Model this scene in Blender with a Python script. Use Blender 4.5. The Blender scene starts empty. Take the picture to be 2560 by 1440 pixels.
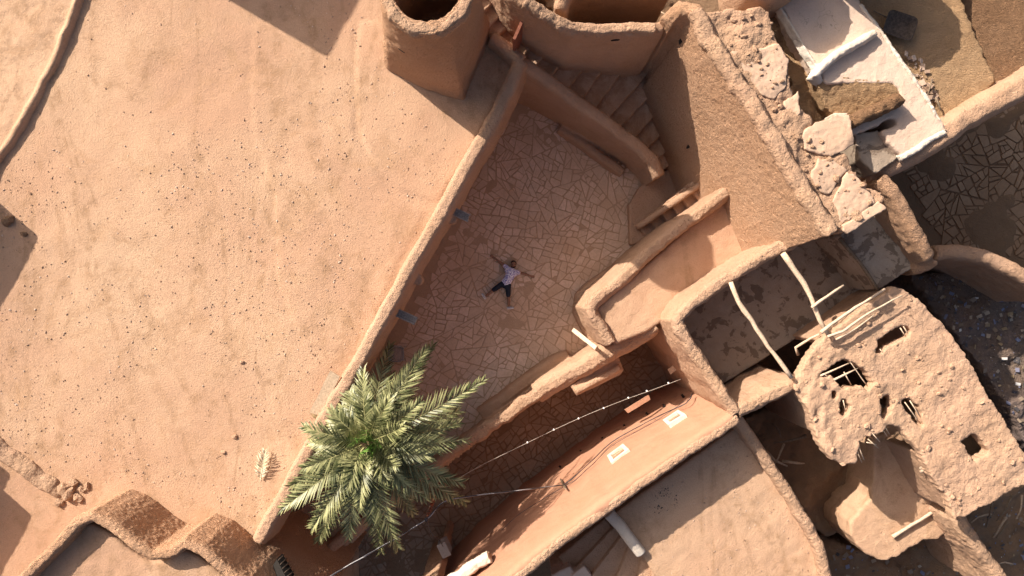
import bpy, bmesh, math, random
import numpy as np
from mathutils import Vector, Matrix, noise
from mathutils.bvhtree import BVHTree

random.seed(7)
RNG = np.random.default_rng(11)
scene = bpy.context.scene
COL = scene.collection

# ------------------------------------------------------------------ camera, sky, sun, exposure
CAM_H = 25.0            # metres above the courtyard paving (z = 0)
SPAN = 35.6             # metres across the frame at courtyard level
cam_data = bpy.data.cameras.new("camera")
cam_data.sensor_width = 36.0
cam_data.lens = 18.0 / (SPAN / 2 / CAM_H)
cam_data.clip_start = 0.1
cam_data.clip_end = 3000
cam = bpy.data.objects.new("camera", cam_data)
cam.location = (0, 0, CAM_H)
COL.objects.link(cam)
scene.camera = cam

SUN_EL = math.radians(31)
SUN_AZ = Vector((0.766, -0.643, 0)).normalized()      # the way shadows fall
world = bpy.data.worlds.new("World")
scene.world = world
world.use_nodes = True
wn = world.node_tree
sky = wn.nodes.new("ShaderNodeTexSky")
sky.sky_type = 'NISHITA'
sky.sun_disc = False
sky.sun_elevation = SUN_EL
sky.sun_rotation = math.atan2(-SUN_AZ.x, -SUN_AZ.y)
sky.altitude = 400
sky.dust_density = 8.0
sky.air_density = 0.8
bg = wn.nodes["Background"]
bg.inputs[1].default_value = 0.092
wn.links.new(sky.outputs[0], bg.inputs[0])

sun_data = bpy.data.lights.new("sun", 'SUN')
sun_data.energy = 5.0
sun_data.angle = math.radians(0.5)
sun_data.color = (1.0, 0.92, 0.82)
sun = bpy.data.objects.new("sun", sun_data)
sun_dir = Vector((SUN_AZ.x * math.cos(SUN_EL), SUN_AZ.y * math.cos(SUN_EL), -math.sin(SUN_EL)))
sun.rotation_euler = sun_dir.to_track_quat('-Z', 'Y').to_euler()
sun.location = (-20, 16, 30)
COL.objects.link(sun)

scene.view_settings.view_transform = 'Standard'
scene.view_settings.look = 'None'
scene.view_settings.exposure = 0.72
scene.view_settings.gamma = 1.0

# ------------------------------------------------------------------ coordinates
def P(px, py, z=0.0):
    s = (CAM_H - z) / CAM_H * SPAN / 2560.0
    return Vector(((px - 1280) * s, (720 - py) * s, z))

def ray_plane(px, py, p0, n):
    o = Vector((0, 0, CAM_H))
    d = P(px, py, 0) - o
    t = (p0 - o).dot(n) / d.dot(n)
    return o + d * t

# ------------------------------------------------------------------ objects
def tag(o, label=None, cat=None, group=None, kind=None):
    if label: o["label"] = label
    if cat: o["category"] = cat
    if group: o["group"] = group
    if kind: o["kind"] = kind
    return o

def thing(name, label, cat, loc, group=None):
    o = bpy.data.objects.new(name, None)
    o.empty_display_size = 0.3
    o.location = loc
    COL.objects.link(o)
    return tag(o, label, cat, group)

def wloc(o):
    v = Vector(o.location)
    p = o.parent
    while p:
        v = v + Vector(p.location); p = p.parent
    return v

def link(name, me, parent=None, mat=None, loc=None):
    """mesh vertices are given in world coordinates"""
    o = bpy.data.objects.new(name, me)
    if mat:
        me.materials.clear(); me.materials.append(mat)
    COL.objects.link(o)
    if parent:
        o.parent = parent
        pl = parent.matrix_basis.translation if not parent.parent else None
        off = base_of(parent)
        o.matrix_parent_inverse = Matrix.Translation(-off)
    if loc: o.location = loc
    return o

def base_of(o):
    """world translation of an unrotated empty or mesh chain"""
    if o is None: return Vector((0, 0, 0))
    m = o.matrix_basis.copy()
    p = o
    while p.parent:
        m = p.parent.matrix_basis @ p.matrix_parent_inverse @ m
        p = p.parent
    return m.translation.copy()

def mesh_from(name, verts, faces, smooth=False):
    me = bpy.data.meshes.new(name)
    me.from_pydata([tuple(v) for v in verts], [], faces)
    me.update()
    if smooth:
        me.polygons.foreach_set("use_smooth", [True] * len(me.polygons))
    return me

TEX = {}
def clouds(size):
    if size not in TEX:
        t = bpy.data.textures.new("clouds", 'CLOUDS')
        t.noise_scale = size
        t.noise_depth = 2
        TEX[size] = t
    return TEX[size]

def catmull(pts, step=0.35):
    pts = [np.array(p, float) for p in pts]
    if len(pts) < 3: 
        out = []
        n = max(2, int(np.linalg.norm(pts[1][:3] - pts[0][:3]) / step))
        return [pts[0] + (pts[1] - pts[0]) * i / n for i in range(n + 1)]
    ext = [2 * pts[0] - pts[1]] + pts + [2 * pts[-1] - pts[-2]]
    out = []
    for i in range(1, len(ext) - 2):
        p0, p1, p2, p3 = ext[i - 1:i + 3]
        n = max(1, int(np.linalg.norm(p2[:3] - p1[:3]) / step))
        for k in range(n):
            t = k / n
            out.append(0.5 * (2 * p1 + (p2 - p0) * t + (2 * p0 - 5 * p1 + 4 * p2 - p3) * t * t + (3 * p1 - p0 - 3 * p2 + p3) * t ** 3))
    out.append(pts[-1])
    return out

class Solid:
    def __init__(self):
        self.bm = bmesh.new()
    def prism(self, tops, zb, batter=0.0):
        """tops: world points (x, y, z) round the top"""
        n = len(tops)
        area = sum(tops[i][0] * tops[(i + 1) % n][1] - tops[(i + 1) % n][0] * tops[i][1] for i in range(n))
        if area < 0: tops = tops[::-1]
        tv = [self.bm.verts.new(t) for t in tops]
        bv = []
        for i in range(n):
            a, b, c = Vector(tops[i - 1]).xy, Vector(tops[i]).xy, Vector(tops[(i + 1) % n]).xy
            n1 = (b - a).normalized(); n2 = (c - b).normalized()
            nn = Vector((n1.y + n2.y, -n1.x - n2.x))
            if nn.length > 1e-6: nn.normalize()
            bv.append(self.bm.verts.new((b.x + nn.x * batter, b.y + nn.y * batter, zb)))
        self.bm.faces.new(tv)
        self.bm.faces.new(bv[::-1])
        for i in range(n):
            j = (i + 1) % n
            self.bm.faces.new((tv[i], bv[i], bv[j], tv[j]))
        return self
    def pprism(self, pxs, z, zb, batter=0.0):
        return self.prism([P(p[0], p[1], p[2] if len(p) > 2 else z) for p in pxs], zb, batter)
    def wall(self, pts, w, zb, batter=0.05, wob=0.02, left=None, right=None, jit=1.0, step=0.35):
        """pts: (px, py, z[, left batter, right batter]) along the crest; a swept mud wall with a rounded head"""
        W = []
        for p in pts:
            q = P(p[0], p[1], p[2])
            W.append((q.x, q.y, q.z, p[3] if len(p) > 3 else batter, p[4] if len(p) > 4 else batter))
        W = catmull(W, step)
        rings = []
        n = len(W)
        for i, q in enumerate(W):
            a = W[max(0, i - 1)]; b = W[min(n - 1, i + 1)]
            t = Vector((b[0] - a[0], b[1] - a[1])).normalized()
            nl = Vector((-t.y, t.x))
            x, y, z = q[0], q[1], q[2]
            o = random.uniform(-wob, wob); z += random.uniform(-wob, wob)
            ww = w * (1 + jit * random.uniform(-.05, .05))
            end = 0
            if i == 0 or i == n - 1: end = 0.18 * w
            low = [i_ / 6 for i_ in range(6)]
            sec = [(ww / 2 + q[3] * (1 - f_), zb + (z - .55 * ww - zb) * f_) for f_ in low] + [(ww / 2, z - .55 * ww), (.43 * ww, z - .22 * ww), (.24 * ww, z - .05 * ww),
                   (-.24 * ww, z - .05 * ww), (-.43 * ww, z - .22 * ww), (-ww / 2, z - .55 * ww)] + [(-ww / 2 - q[4] * (1 - f_), zb + (z - .55 * ww - zb) * f_) for f_ in low[::-1]]
            rings.append([self.bm.verts.new((x + nl.x * (s + o), y + nl.y * (s + o), h - end * (h > zb))) for s, h in sec])
        for r0, r1 in zip(rings, rings[1:]):
            for k in range(len(r0)):
                self.bm.faces.new((r0[k], r0[(k + 1) % len(r0)], r1[(k + 1) % len(r0)], r1[k]))
        self.bm.faces.new(rings[0][::-1]); self.bm.faces.new(rings[-1])
        return self
    def grid(self, poly, zf, zb, holes=(), cell=0.06, warp=0.06, wscale=0.35, seed=3):
        """a slab filling a world polygon, top height zf(x, y), ragged outline, holes right through"""
        poly = np.array([(p[0], p[1]) for p in poly]); 
        x0, y0 = poly.min(0) - .2; x1, y1 = poly.max(0) + .2
        nx = int((x1 - x0) / cell); ny = int((y1 - y0) / cell)
        cx, cy = np.meshgrid(x0 + (np.arange(nx) + .5) * cell, y0 + (np.arange(ny) + .5) * cell, indexing='ij')
        wx = cx + warp * (fbm(cx, cy, wscale, seed) * 2 - 1); wy = cy + warp * (fbm(cx, cy, wscale, seed + 9) * 2 - 1)
        m = inpoly(wx, wy, poly)
        for h in holes:
            m &= ~inpoly(wx, wy, np.array([(p[0], p[1]) for p in h]))
        vx, vy = np.meshgrid(x0 + np.arange(nx + 1) * cell, y0 + np.arange(ny + 1) * cell, indexing='ij')
        vz = zf(vx, vy)
        zbv = zb(vx, vy) if callable(zb) else np.full_like(vz, zb)
        T = {}; B = {}
        def tv(i, j):
            if (i, j) not in T: T[i, j] = self.bm.verts.new((vx[i, j], vy[i, j], vz[i, j]))
            return T[i, j]
        def bv(i, j):
            if (i, j) not in B: B[i, j] = self.bm.verts.new((vx[i, j], vy[i, j], zbv[i, j]))
            return B[i, j]
        mp = np.pad(m, 1)
        for i, j in np.argwhere(m):
            self.bm.faces.new((tv(i, j), tv(i + 1, j), tv(i + 1, j + 1), tv(i, j + 1)))
            self.bm.faces.new((bv(i, j), bv(i, j + 1), bv(i + 1, j + 1), bv(i + 1, j)))
            if not mp[i, j + 1]: self.bm.faces.new((tv(i, j), tv(i, j + 1), bv(i, j + 1), bv(i, j)))
            if not mp[i + 2, j + 1]: self.bm.faces.new((tv(i + 1, j + 1), tv(i + 1, j), bv(i + 1, j), bv(i + 1, j + 1)))
            if not mp[i + 1, j]: self.bm.faces.new((tv(i + 1, j), tv(i, j), bv(i, j), bv(i + 1, j)))
            if not mp[i + 1, j + 2]: self.bm.faces.new((tv(i, j + 1), tv(i + 1, j + 1), bv(i + 1, j + 1), bv(i, j + 1)))
        return self
    def finish(self, name, parent, mat, voxel=0.07, disp=((1.1, .07), (.32, .035)), smooth_it=0):
        me = bpy.data.meshes.new(name)
        bmesh.ops.recalc_face_normals(self.bm, faces=self.bm.faces)
        self.bm.to_mesh(me); self.bm.free()
        tmp = bpy.data.objects.new(name, me)
        COL.objects.link(tmp)
        if voxel:
            r = tmp.modifiers.new("r", 'REMESH'); r.mode = 'VOXEL'; r.voxel_size = voxel; r.use_smooth_shade = True
        if smooth_it:
            s = tmp.modifiers.new("s", 'SMOOTH'); s.iterations = smooth_it
        for size, st in disp:
            d = tmp.modifiers.new("d", 'DISPLACE'); d.texture = clouds(size); d.strength = st; d.mid_level = .5
        dg = bpy.context.evaluated_depsgraph_get()
        new = bpy.data.meshes.new_from_object(tmp.evaluated_get(dg))
        new.name = name
        bpy.data.objects.remove(tmp); bpy.data.meshes.remove(me)
        if voxel:
            new.polygons.foreach_set("use_smooth", [True] * len(new.polygons))
        return link(name, new, parent, mat)

def bvh(o):
    me = o.data
    return BVHTree.FromPolygons([v.co.copy() for v in me.vertices], [tuple(p.vertices) for p in me.polygons])

def drop(tree, x, y, z0=20.0):
    h = tree.ray_cast(Vector((x, y, z0)), Vector((0, 0, -1)))
    return h[0].z if h[0] else None

# ------------------------------------------------------------------ numpy noise and polygons
def _hash(ix, iy, seed):
    n = (ix * 374761393 + iy * 668265263 + seed * 144269504) & 0x7fffffff
    n = ((n ^ (n >> 13)) * 1274126177) & 0x7fffffff
    n = n ^ (n >> 16)
    return (n & 0xffff) / 65535.0

def vnoise(x, y, scale, seed=0):
    x = np.asarray(x, float) / scale; y = np.asarray(y, float) / scale
    ix = np.floor(x).astype(np.int64); iy = np.floor(y).astype(np.int64)
    fx = x - ix; fy = y - iy
    fx = fx * fx * (3 - 2 * fx); fy = fy * fy * (3 - 2 * fy)
    a = _hash(ix, iy, seed); b = _hash(ix + 1, iy, seed); c = _hash(ix, iy + 1, seed); d = _hash(ix + 1, iy + 1, seed)
    return (a * (1 - fx) + b * fx) * (1 - fy) + (c * (1 - fx) + d * fx) * fy

def fbm(x, y, scale, seed=0, octs=4, gain=.5):
    s = 0; a = 1; t = 0
    for k in range(octs):
        s = s + a * vnoise(x, y, scale / 2 ** k, seed + 17 * k); t += a; a *= gain
    return s / t

def inpoly(x, y, poly):
    x = np.asarray(x); y = np.asarray(y)
    r = np.zeros(x.shape, bool)
    n = len(poly)
    for i in range(n):
        ax, ay = poly[i][0], poly[i][1]; bx, by = poly[(i + 1) % n][0], poly[(i + 1) % n][1]
        if ay == by: continue
        c = ((ay > y) != (by > y)) & (x < (bx - ax) * (y - ay) / (by - ay) + ax)
        r ^= c
    return r

# ------------------------------------------------------------------ materials
def newmat(name):
    m = bpy.data.materials.new(name); m.use_nodes = True
    nt = m.node_tree
    return m, nt, nt.nodes["Principled BSDF"]

def N(nt, kind, **kw):
    n = nt.nodes.new(kind)
    for k, v in kw.items():
        if isinstance(k, str) and hasattr(n, k) and k not in ("Scale",): setattr(n, k, v)
    return n

def noise_node(nt, pos, scale, detail=5, rough=.55, dist=0):
    n = nt.nodes.new("ShaderNodeTexNoise")
    n.inputs["Scale"].default_value = scale; n.inputs["Detail"].default_value = detail
    n.inputs["Roughness"].default_value = rough; n.inputs["Distortion"].default_value = dist
    nt.links.new(pos, n.inputs["Vector"])
    return n.outputs["Fac"]

def maprange(nt, v, a, b, c=0., d=1.):
    n = nt.nodes.new("ShaderNodeMapRange")
    n.inputs[1].default_value = a; n.inputs[2].default_value = b; n.inputs[3].default_value = c; n.inputs[4].default_value = d
    nt.links.new(v, n.inputs[0]); return n.outputs[0]

def mix(nt, f, a, b, blend='MIX'):
    n = nt.nodes.new("ShaderNodeMix"); n.data_type = 'RGBA'; n.blend_type = blend
    for s, v in ((0, f), (6, a), (7, b)):
        if hasattr(v, "links") or hasattr(v, "is_linked"): nt.links.new(v, n.inputs[s])
        elif s == 0: n.inputs[s].default_value = v
        else: n.inputs[s].default_value = (*v, 1)
    return n.outputs[2]

def math_node(nt, op, a, b=None):
    n = nt.nodes.new("ShaderNodeMath"); n.operation = op
    for i, v in enumerate((a, b)):
        if v is None: continue
        if isinstance(v, (int, float)): n.inputs[i].default_value = v
        else: nt.links.new(v, n.inputs[i])
    return n.outputs[0]

def bump(nt, bsdf, hs, dist=0.05, strength=1.0):
    prev = None
    for h, d in hs:
        b = nt.nodes.new("ShaderNodeBump")
        b.inputs["Strength"].default_value = strength; b.inputs["Distance"].default_value = d
        nt.links.new(h, b.inputs["Height"])
        if prev: nt.links.new(prev, b.inputs["Normal"])
        prev = b.outputs[0]
    nt.links.new(prev, bsdf.inputs["Normal"])

def mud(name, a, b, c, big=.45, patch=(.40, .78), prough=.72, speck=.28, tracks=0.0, grain=.02, lump=.05, straw=0.0, pits=0.0, stain=None, rough=.95, spec=.15, crack=0.0):
    a, b, c = [tuple(u * v for u, v in zip(q, (.885, .84, .765))) for q in (a, b, c)]
    m, nt, bs = newmat(name)
    g = nt.nodes.new("ShaderNodeNewGeometry"); pos = g.outputs["Position"]
    n1 = maprange(nt, noise_node(nt, pos, big, 4, .6), .38, .62)
    n2 = maprange(nt, noise_node(nt, pos, .9, 12, prough, .6), *patch)
    n3 = maprange(nt, noise_node(nt, pos, 28, 4, .7), .3, .7)
    col = mix(nt, n1, a, b)
    col = mix(nt, n2, col, c)
    col = mix(nt, maprange(nt, n3, 0, 1, 0, speck), col, tuple(x * .55 for x in a))
    if tracks:
        mp = nt.nodes.new("ShaderNodeMapping"); mp.inputs["Rotation"].default_value = (0, 0, .45); mp.inputs["Scale"].default_value = (.42, .13, 1)
        nt.links.new(pos, mp.inputs["Vector"])
        tn = noise_node(nt, mp.outputs[0], 1, 4, .55, .8)
        tr = maprange(nt, math_node(nt, 'ABSOLUTE', math_node(nt, 'SUBTRACT', tn, .5)), .0, .045, 1, 0)
        tr = math_node(nt, 'MULTIPLY', tr, maprange(nt, noise_node(nt, pos, 2.4, 8, .75), .42, .62))
        col = mix(nt, math_node(nt, 'MULTIPLY', tr, tracks), col, tuple(x * .72 for x in c))
        gr = math_node(nt, 'MULTIPLY', maprange(nt, noise_node(nt, pos, 9, 8, .8), .54, .64), maprange(nt, noise_node(nt, pos, .5, 4, .65), .46, .6))
        col = mix(nt, math_node(nt, 'MULTIPLY', gr, .55), col, tuple(x * .62 for x in c))
    # small dark specks of straw and grit
    v = nt.nodes.new("ShaderNodeTexVoronoi"); v.inputs["Scale"].default_value = 11; v.inputs["Randomness"].default_value = 1
    nt.links.new(pos, v.inputs["Vector"])
    sp = maprange(nt, v.outputs["Distance"], .07, .13, 1, 0)
    sp = math_node(nt, 'MULTIPLY', sp, maprange(nt, noise_node(nt, pos, .9, 3), .45, .6))
    col = mix(nt, math_node(nt, 'MULTIPLY', sp, .6), col, tuple(x * .35 for x in a))
    if stain:
        s = maprange(nt, noise_node(nt, pos, stain[1], 5, .6, .4), stain[2], stain[2] + .04)
        col = mix(nt, math_node(nt, 'MULTIPLY', s, stain[3]), col, stain[0])
    if crack:
        vc = nt.nodes.new("ShaderNodeTexVoronoi"); vc.feature = 'DISTANCE_TO_EDGE'; vc.inputs["Scale"].default_value = 1.1
        dn = nt.nodes.new("ShaderNodeTexNoise"); dn.inputs["Scale"].default_value = 3; nt.links.new(pos, dn.inputs["Vector"])
        mv = nt.nodes.new("ShaderNodeVectorMath"); mv.operation = 'ADD'
        nt.links.new(pos, mv.inputs[0]); nt.links.new(dn.outputs["Color"], mv.inputs[1]); nt.links.new(mv.outputs[0], vc.inputs["Vector"])
        cr = maprange(nt, vc.outputs["Distance"], .004, .012, 1, 0)
        cr = math_node(nt, 'MULTIPLY', cr, maprange(nt, noise_node(nt, pos, .6, 2), .5, .6))
        col = mix(nt, math_node(nt, 'MULTIPLY', cr, crack), col, tuple(x * .3 for x in a))
    nt.links.new(col, bs.inputs["Base Color"])
    hs = [(noise_node(nt, pos, 3.5, 5, .6), lump), (noise_node(nt, pos, 22, 6, .65), grain)]
    if straw:
        mp = nt.nodes.new("ShaderNodeMapping"); mp.inputs["Scale"].default_value = (9, 34, 34); mp.inputs["Rotation"].default_value = (0.4, 0.7, -.6)
        nt.links.new(pos, mp.inputs["Vector"])
        w = noise_node(nt, mp.outputs[0], 1, 3, .6, 1.2)
        hs.append((maprange(nt, w, .35, .65), straw))
    if pits:
        vp = nt.nodes.new("ShaderNodeTexVoronoi"); vp.inputs["Scale"].default_value = 7.5
        nt.links.new(pos, vp.inputs["Vector"])
        hs.append((maprange(nt, vp.outputs["Distance"], .0, .35), pits))
    bump(nt, bs, hs)
    bs.inputs["Roughness"].default_value = rough
    bs.inputs["Specular IOR Level"].default_value = spec
    return m

def plain(name, col, rough=.6, metal=0., var=.25, bumpd=0.004, scale=14, spec=.3):
    m, nt, bs = newmat(name)
    g = nt.nodes.new("ShaderNodeNewGeometry"); pos = g.outputs["Position"]
    n1 = maprange(nt, noise_node(nt, pos, scale, 5, .6), .3, .7)
    c = mix(nt, n1, tuple(x * (1 - var) for x in col), tuple(min(1, x * (1 + var * .6)) for x in col))
    nt.links.new(c, bs.inputs["Base Color"])
    bump(nt, bs, [(noise_node(nt, pos, scale * 3, 3), bumpd)])
    bs.inputs["Roughness"].default_value = rough; bs.inputs["Metallic"].default_value = metal
    bs.inputs["Specular IOR Level"].default_value = spec
    return m

def stone_mat(name, a, b):
    m, nt, bs = newmat(name)
    g = nt.nodes.new("ShaderNodeNewGeometry"); pos = g.outputs["Position"]
    oi = nt.nodes.new("ShaderNodeObjectInfo")
    r = math_node(nt, 'FRACT', math_node(nt, 'ADD', oi.outputs["Random"], g.outputs["Random Per Island"]))
    col = mix(nt, r, a, b)
    col = mix(nt, maprange(nt, noise_node(nt, pos, 9, 6, .7), .45, .75, 0, .5), col, tuple(x * .6 for x in a))
    # dust trodden over the paving
    col = mix(nt, maprange(nt, noise_node(nt, pos, .55, 5, .6), .42, .64, 0, .75), col, tuple(x * .84 for x in (a[0] * 1.05, a[1] * .97, a[2] * .88)))
    nt.links.new(col, bs.inputs["Base Color"])
    bump(nt, bs, [(noise_node(nt, pos, 14, 5, .6), .012), (noise_node(nt, pos, 60, 3), .003)])
    bs.inputs["Roughness"].default_value = .85; bs.inputs["Specular IOR Level"].default_value = .25
    return m

PINK = (.57, .358, .248); TAN = (.65, .445, .312); SAND = (.46, .285, .17)
M = {}
M['roof'] = mud("roof_mud", PINK, TAN, SAND, grain=.024, lump=.012, tracks=.7, patch=(.50, .72), big=.22, prough=.82, speck=.34)
M['wall'] = mud("wall_mud", (.55, .36, .26), (.60, .40, .285), (.46, .285, .185), grain=.045, lump=.05, pits=.012)
M['tread'] = mud("worn_stair_mud", (.58, .39, .28), (.68, .48, .36), (.48, .30, .20), big=1.1, patch=(.45, .55), grain=.03, lump=.03)
M['crumb'] = mud("crumbling_mud", (.57, .37, .265), (.59, .40, .285), (.50, .32, .21), grain=.06, lump=.10, pits=.02)
M['ruin'] = mud("eroded_roof_mud", (.58, .385, .28), (.61, .42, .305), (.53, .34, .225), grain=.035, lump=.05, pits=.006, crack=.8)
M['straw'] = mud("straw_mud", (.75, .47, .315), (.79, .51, .35), (.70, .41, .25), grain=.03, lump=.06, straw=.032, pits=.022)
M['brown'] = mud("brown_straw_mud", (.42, .25, .15), (.47, .29, .18), (.36, .20, .11), grain=.05, lump=.08, straw=.05)
M['orange'] = mud("orange_plaster", (.49, .268, .185), (.515, .288, .20), (.46, .236, .15), big=.3, grain=.012, lump=.03)
M['white'] = mud("lime_plaster", (.74, .57, .475), (.79, .64, .55), (.66, .48, .375), grain=.015, lump=.03, crack=.5)
M['bwhite'] = mud("white_limewash", (.80, .71, .63), (.86, .79, .73), (.68, .55, .44), big=1.2, grain=.02, lump=.04)
M['slab'] = mud("cracked_plaster", (.60, .43, .33), (.63, .46, .36), (.56, .385, .28), grain=.008, lump=.03, crack=.9)
M['grey'] = mud("grey_stained_plaster", (.44, .36, .30), (.50, .43, .37), (.34, .26, .20), grain=.02, lump=.04, stain=((.10, .065, .045), 2.3, .53, .62))
M['ochre'] = mud("ochre_earth", (.54, .355, .21), (.58, .39, .24), (.47, .29, .16), grain=.04, lump=.08, straw=.02)
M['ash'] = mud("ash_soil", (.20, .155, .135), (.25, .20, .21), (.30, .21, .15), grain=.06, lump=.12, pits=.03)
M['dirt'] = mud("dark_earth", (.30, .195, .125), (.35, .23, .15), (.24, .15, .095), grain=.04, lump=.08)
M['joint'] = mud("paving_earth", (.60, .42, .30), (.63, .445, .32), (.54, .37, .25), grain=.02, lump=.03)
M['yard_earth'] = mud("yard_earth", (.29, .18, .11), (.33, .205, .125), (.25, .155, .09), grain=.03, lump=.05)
M['stone'] = stone_mat("sandstone_paving", (.64, .45, .315), (.77, .56, .415))
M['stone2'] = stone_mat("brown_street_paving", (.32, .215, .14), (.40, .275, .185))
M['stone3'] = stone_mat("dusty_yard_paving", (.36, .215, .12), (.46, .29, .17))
M['pebble'] = stone_mat("pebble", (.30, .19, .125), (.66, .50, .39))
M['wood'] = plain("weathered_wood", (.50, .36, .24), .8, scale=20, var=.35)
M['pale_wood'] = plain("bleached_pole_wood", (.62, .46, .32), .8, scale=18, var=.3)
M['dark_wood'] = plain("old_dark_wood", (.20, .14, .09), .85, scale=18, var=.4)
M['grey_wood'] = plain("grey_weathered_wood", (.34, .29, .25), .85, scale=22, var=.4)
M['black'] = plain("hole_shade_black", (.015, .012, .01), .9, var=.1)  # flat black painted in for the shade inside holes
M['wire'] = plain("black_cable", (.05, .045, .05), .5, var=.2)
M['wirew'] = plain("pale_cable", (.55, .48, .40), .6, var=.2)
M['bulb'] = plain("white_bulb_glass", (.85, .82, .78), .2, var=.05)
M['metal'] = plain("rusty_metal", (.10, .07, .052), .75, metal=.1, var=.6)
M['copper'] = plain("rusty_pipe", (.28, .10, .06), .6, metal=.2, var=.4)
M['plastic'] = plain("grey_plastic", (.32, .31, .31), .5, var=.15)

# ------------------------------------------------------------------ the ground
ground = link("ground", mesh_from("ground", [(-400, -400, -2.6), (400, -400, -2.6), (400, 400, -2.6), (-400, 400, -2.6)], [(0, 1, 2, 3)]), None, M['dirt'])
tag(ground, kind="structure")

# ------------------------------------------------------------------ big flat roof, left
b_main = thing("flat_roofed_building", "broad flat pinkish mud roof with a rounded parapet, filling the left of the picture", "building", P(500, 700, -.9))
s = Solid()
s.pprism([(-600, -700), (1200, -700), (1215, 70), (1302, 148), (640, 1368), (610, 1392), (400, 1520), (-600, 2000)], 3.4, -2.7, .08)
s.pprism([(905, 60), (892, 150), (890, 230), (903, 330), (935, 410), (1000, 470), (1090, 500), (1180, 380), (1250, 200), (1190, 40)], 3.44, 3.0)
s.pprism([(640, 60), (632, 200), (634, 330), (690, 480), (700, 700), (760, 860), (900, 880), (1000, 640), (1060, 530), (960, 470), (880, 330), (880, 60)], 3.425, 3.0)
roof_main = s.finish("roof_deck", b_main, M['roof'], .075, ((2.4, .09), (.6, .012), (.2, .006)))
s = Solid()
s.pprism([(-600, -700), (235, -700), (196, 0), (150, 118), (92, 238), (40, 330), (0, 392), (-60, 470), (-600, 700)], 3.53, 3.0, .06)
s.wall([(240, -120, 3.6), (192, -8, 3.6), (146, 112, 3.6), (88, 232, 3.6), (36, 324, 3.6), (-4, 386, 3.6), (-80, 490, 3.6)], .15, 3.2, .12)
s.finish("raised_roof_deck", b_main, M['roof'], .06, ((.9, .06), (.25, .04)))
s = Solid()
s.wall([(1228, 88, 3.95), (1268, 118, 3.97), (1303, 148, 4.0)], .42, 2.9)
s.wall([(1303, 146, 4.0), (1270, 226, 4.0), (1212, 335, 4.0), (1152, 440, 4.0), (1092, 548, 4.0), (1034, 650, 4.0), (976, 757, 4.0), (916, 866, 4.0), (858, 965, 4.0), (802, 1062, 4.0), (742, 1176, 4.0), (690, 1272, 4.0), (638, 1360, 3.98)], .46, 2.6, .05)
for q in ((1242, 328, 3.2), (1130, 548, 3.2), (1045, 700, 3.2)):      # mud knobs under the parapet
    c = P(*q); s.prism([(c.x + .16 * math.cos(a), c.y + .16 * math.sin(a), 3.3) for a in np.linspace(0, 6.28, 9)[:-1]], 2.9)
parapet = s.finish("parapet", b_main, M['wall'], .045, ((.6, .05), (.16, .035), (.07, .03)))
s = Solid()
s.wall([(-120, 1050, 3.6), (0, 1135, 3.6), (60, 1180, 3.58), (120, 1222, 3.56), (152, 1246, 3.5)], .6, 3.0, .1, .04)
s.finish("broken_kerb", b_main, M['crumb'], .05, ((.35, .12), (.12, .05)))

# the terrace with the wavy parapet, bottom left
b_c = thing("stepped_parapet_building", "higher terrace with a wavy straw-mud parapet at the bottom left", "building", P(250, 1500, -.9))
cr = [(-60, 1560), (30, 1475), (112, 1392), (190, 1308), (228, 1293), (285, 1325), (330, 1362), (378, 1391), (425, 1386), (462, 1360), (500, 1378), (560, 1425), (640, 1490), (760, 1590)]
s = Solid()
s.pprism([(p[0] - 4, p[1] + 14) for p in cr] + [(760, 2100), (-400, 2100)], 5.0, -2.7, .05)
s.finish("terrace_floor", b_c, M['roof'], .075, ((1.2, .06), (.3, .03)))
s = Solid()
s.wall([(p[0], p[1], 5.48) for p in cr], .34, -2.7, .12, .03)
par_c = s.finish("parapet", b_c, M['straw'], .04, ((.6, .02), (.12, .045), (.05, .035)))

# ------------------------------------------------------------------ hollow round tower
b_t = thing("round_mud_tower", "hollow tapering mud tower with an open round top at the top edge", "tower", P(1080, 140, 3.4))
def tower(s, base, ctop, rtop, z0, z1, rin, zin, nseg=40):
    cb = sum(base, Vector()) / len(base)
    rings = []
    def base_pt(a):
        d = Vector((math.cos(a), math.sin(a)))
        best = None
        for i in range(len(base)):
            p, q = base[i].xy - cb.xy, base[(i + 1) % len(base)].xy - cb.xy
            e = q - p
            den = d.x * e.y - d.y * e.x
            if abs(den) < 1e-9: continue
            t = (p.x * e.y - p.y * e.x) / den; u = (p.x * d.y - p.y * d.x) / den
            if t > 0 and -1e-6 <= u <= 1 + 1e-6: best = t
        return best
    K = 8
    for k in range(K + 1):
        t = k / K
        c = cb.xy.lerp(ctop.xy, t)
        ring = []
        for i in range(nseg):
            a = 2 * math.pi * i / nseg
            rb = base_pt(a)
            f = t ** 0.75
            r = rb * (1 - f) + rtop * f
            ring.append(s.bm.verts.new((c.x + r * math.cos(a), c.y + r * math.sin(a), z0 + (z1 - z0) * t)))
        rings.append(ring)
    for z in (z1, zin):
        rings.append([s.bm.verts.new((ctop.x + rin * math.cos(2 * math.pi * i / nseg), ctop.y + rin * math.sin(2 * math.pi * i / nseg), z)) for i in range(nseg)])
    for r0, r1 in zip(rings, rings[1:]):
        for i in range(nseg):
            j = (i + 1) % nseg
            s.bm.faces.new((r0[i], r0[j], r1[j], r1[i]))
    s.bm.faces.new(rings[0][::-1]); s.bm.faces.new(rings[-1])
s = Solid()
tower(s, [P(952, 172, 3.2), P(1060, 226, 3.2), P(1160, 262, 3.2), P(1238, 70, 3.2), P(1120, -20, 3.2), P(1000, -20, 3.2)], P(1066, -34, 8.7), 1.10, 3.2, 8.7, .78, 5.2)
s.finish("tower_wall", b_t, M['straw'], .06, ((.8, .08), (.2, .035)))

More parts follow.
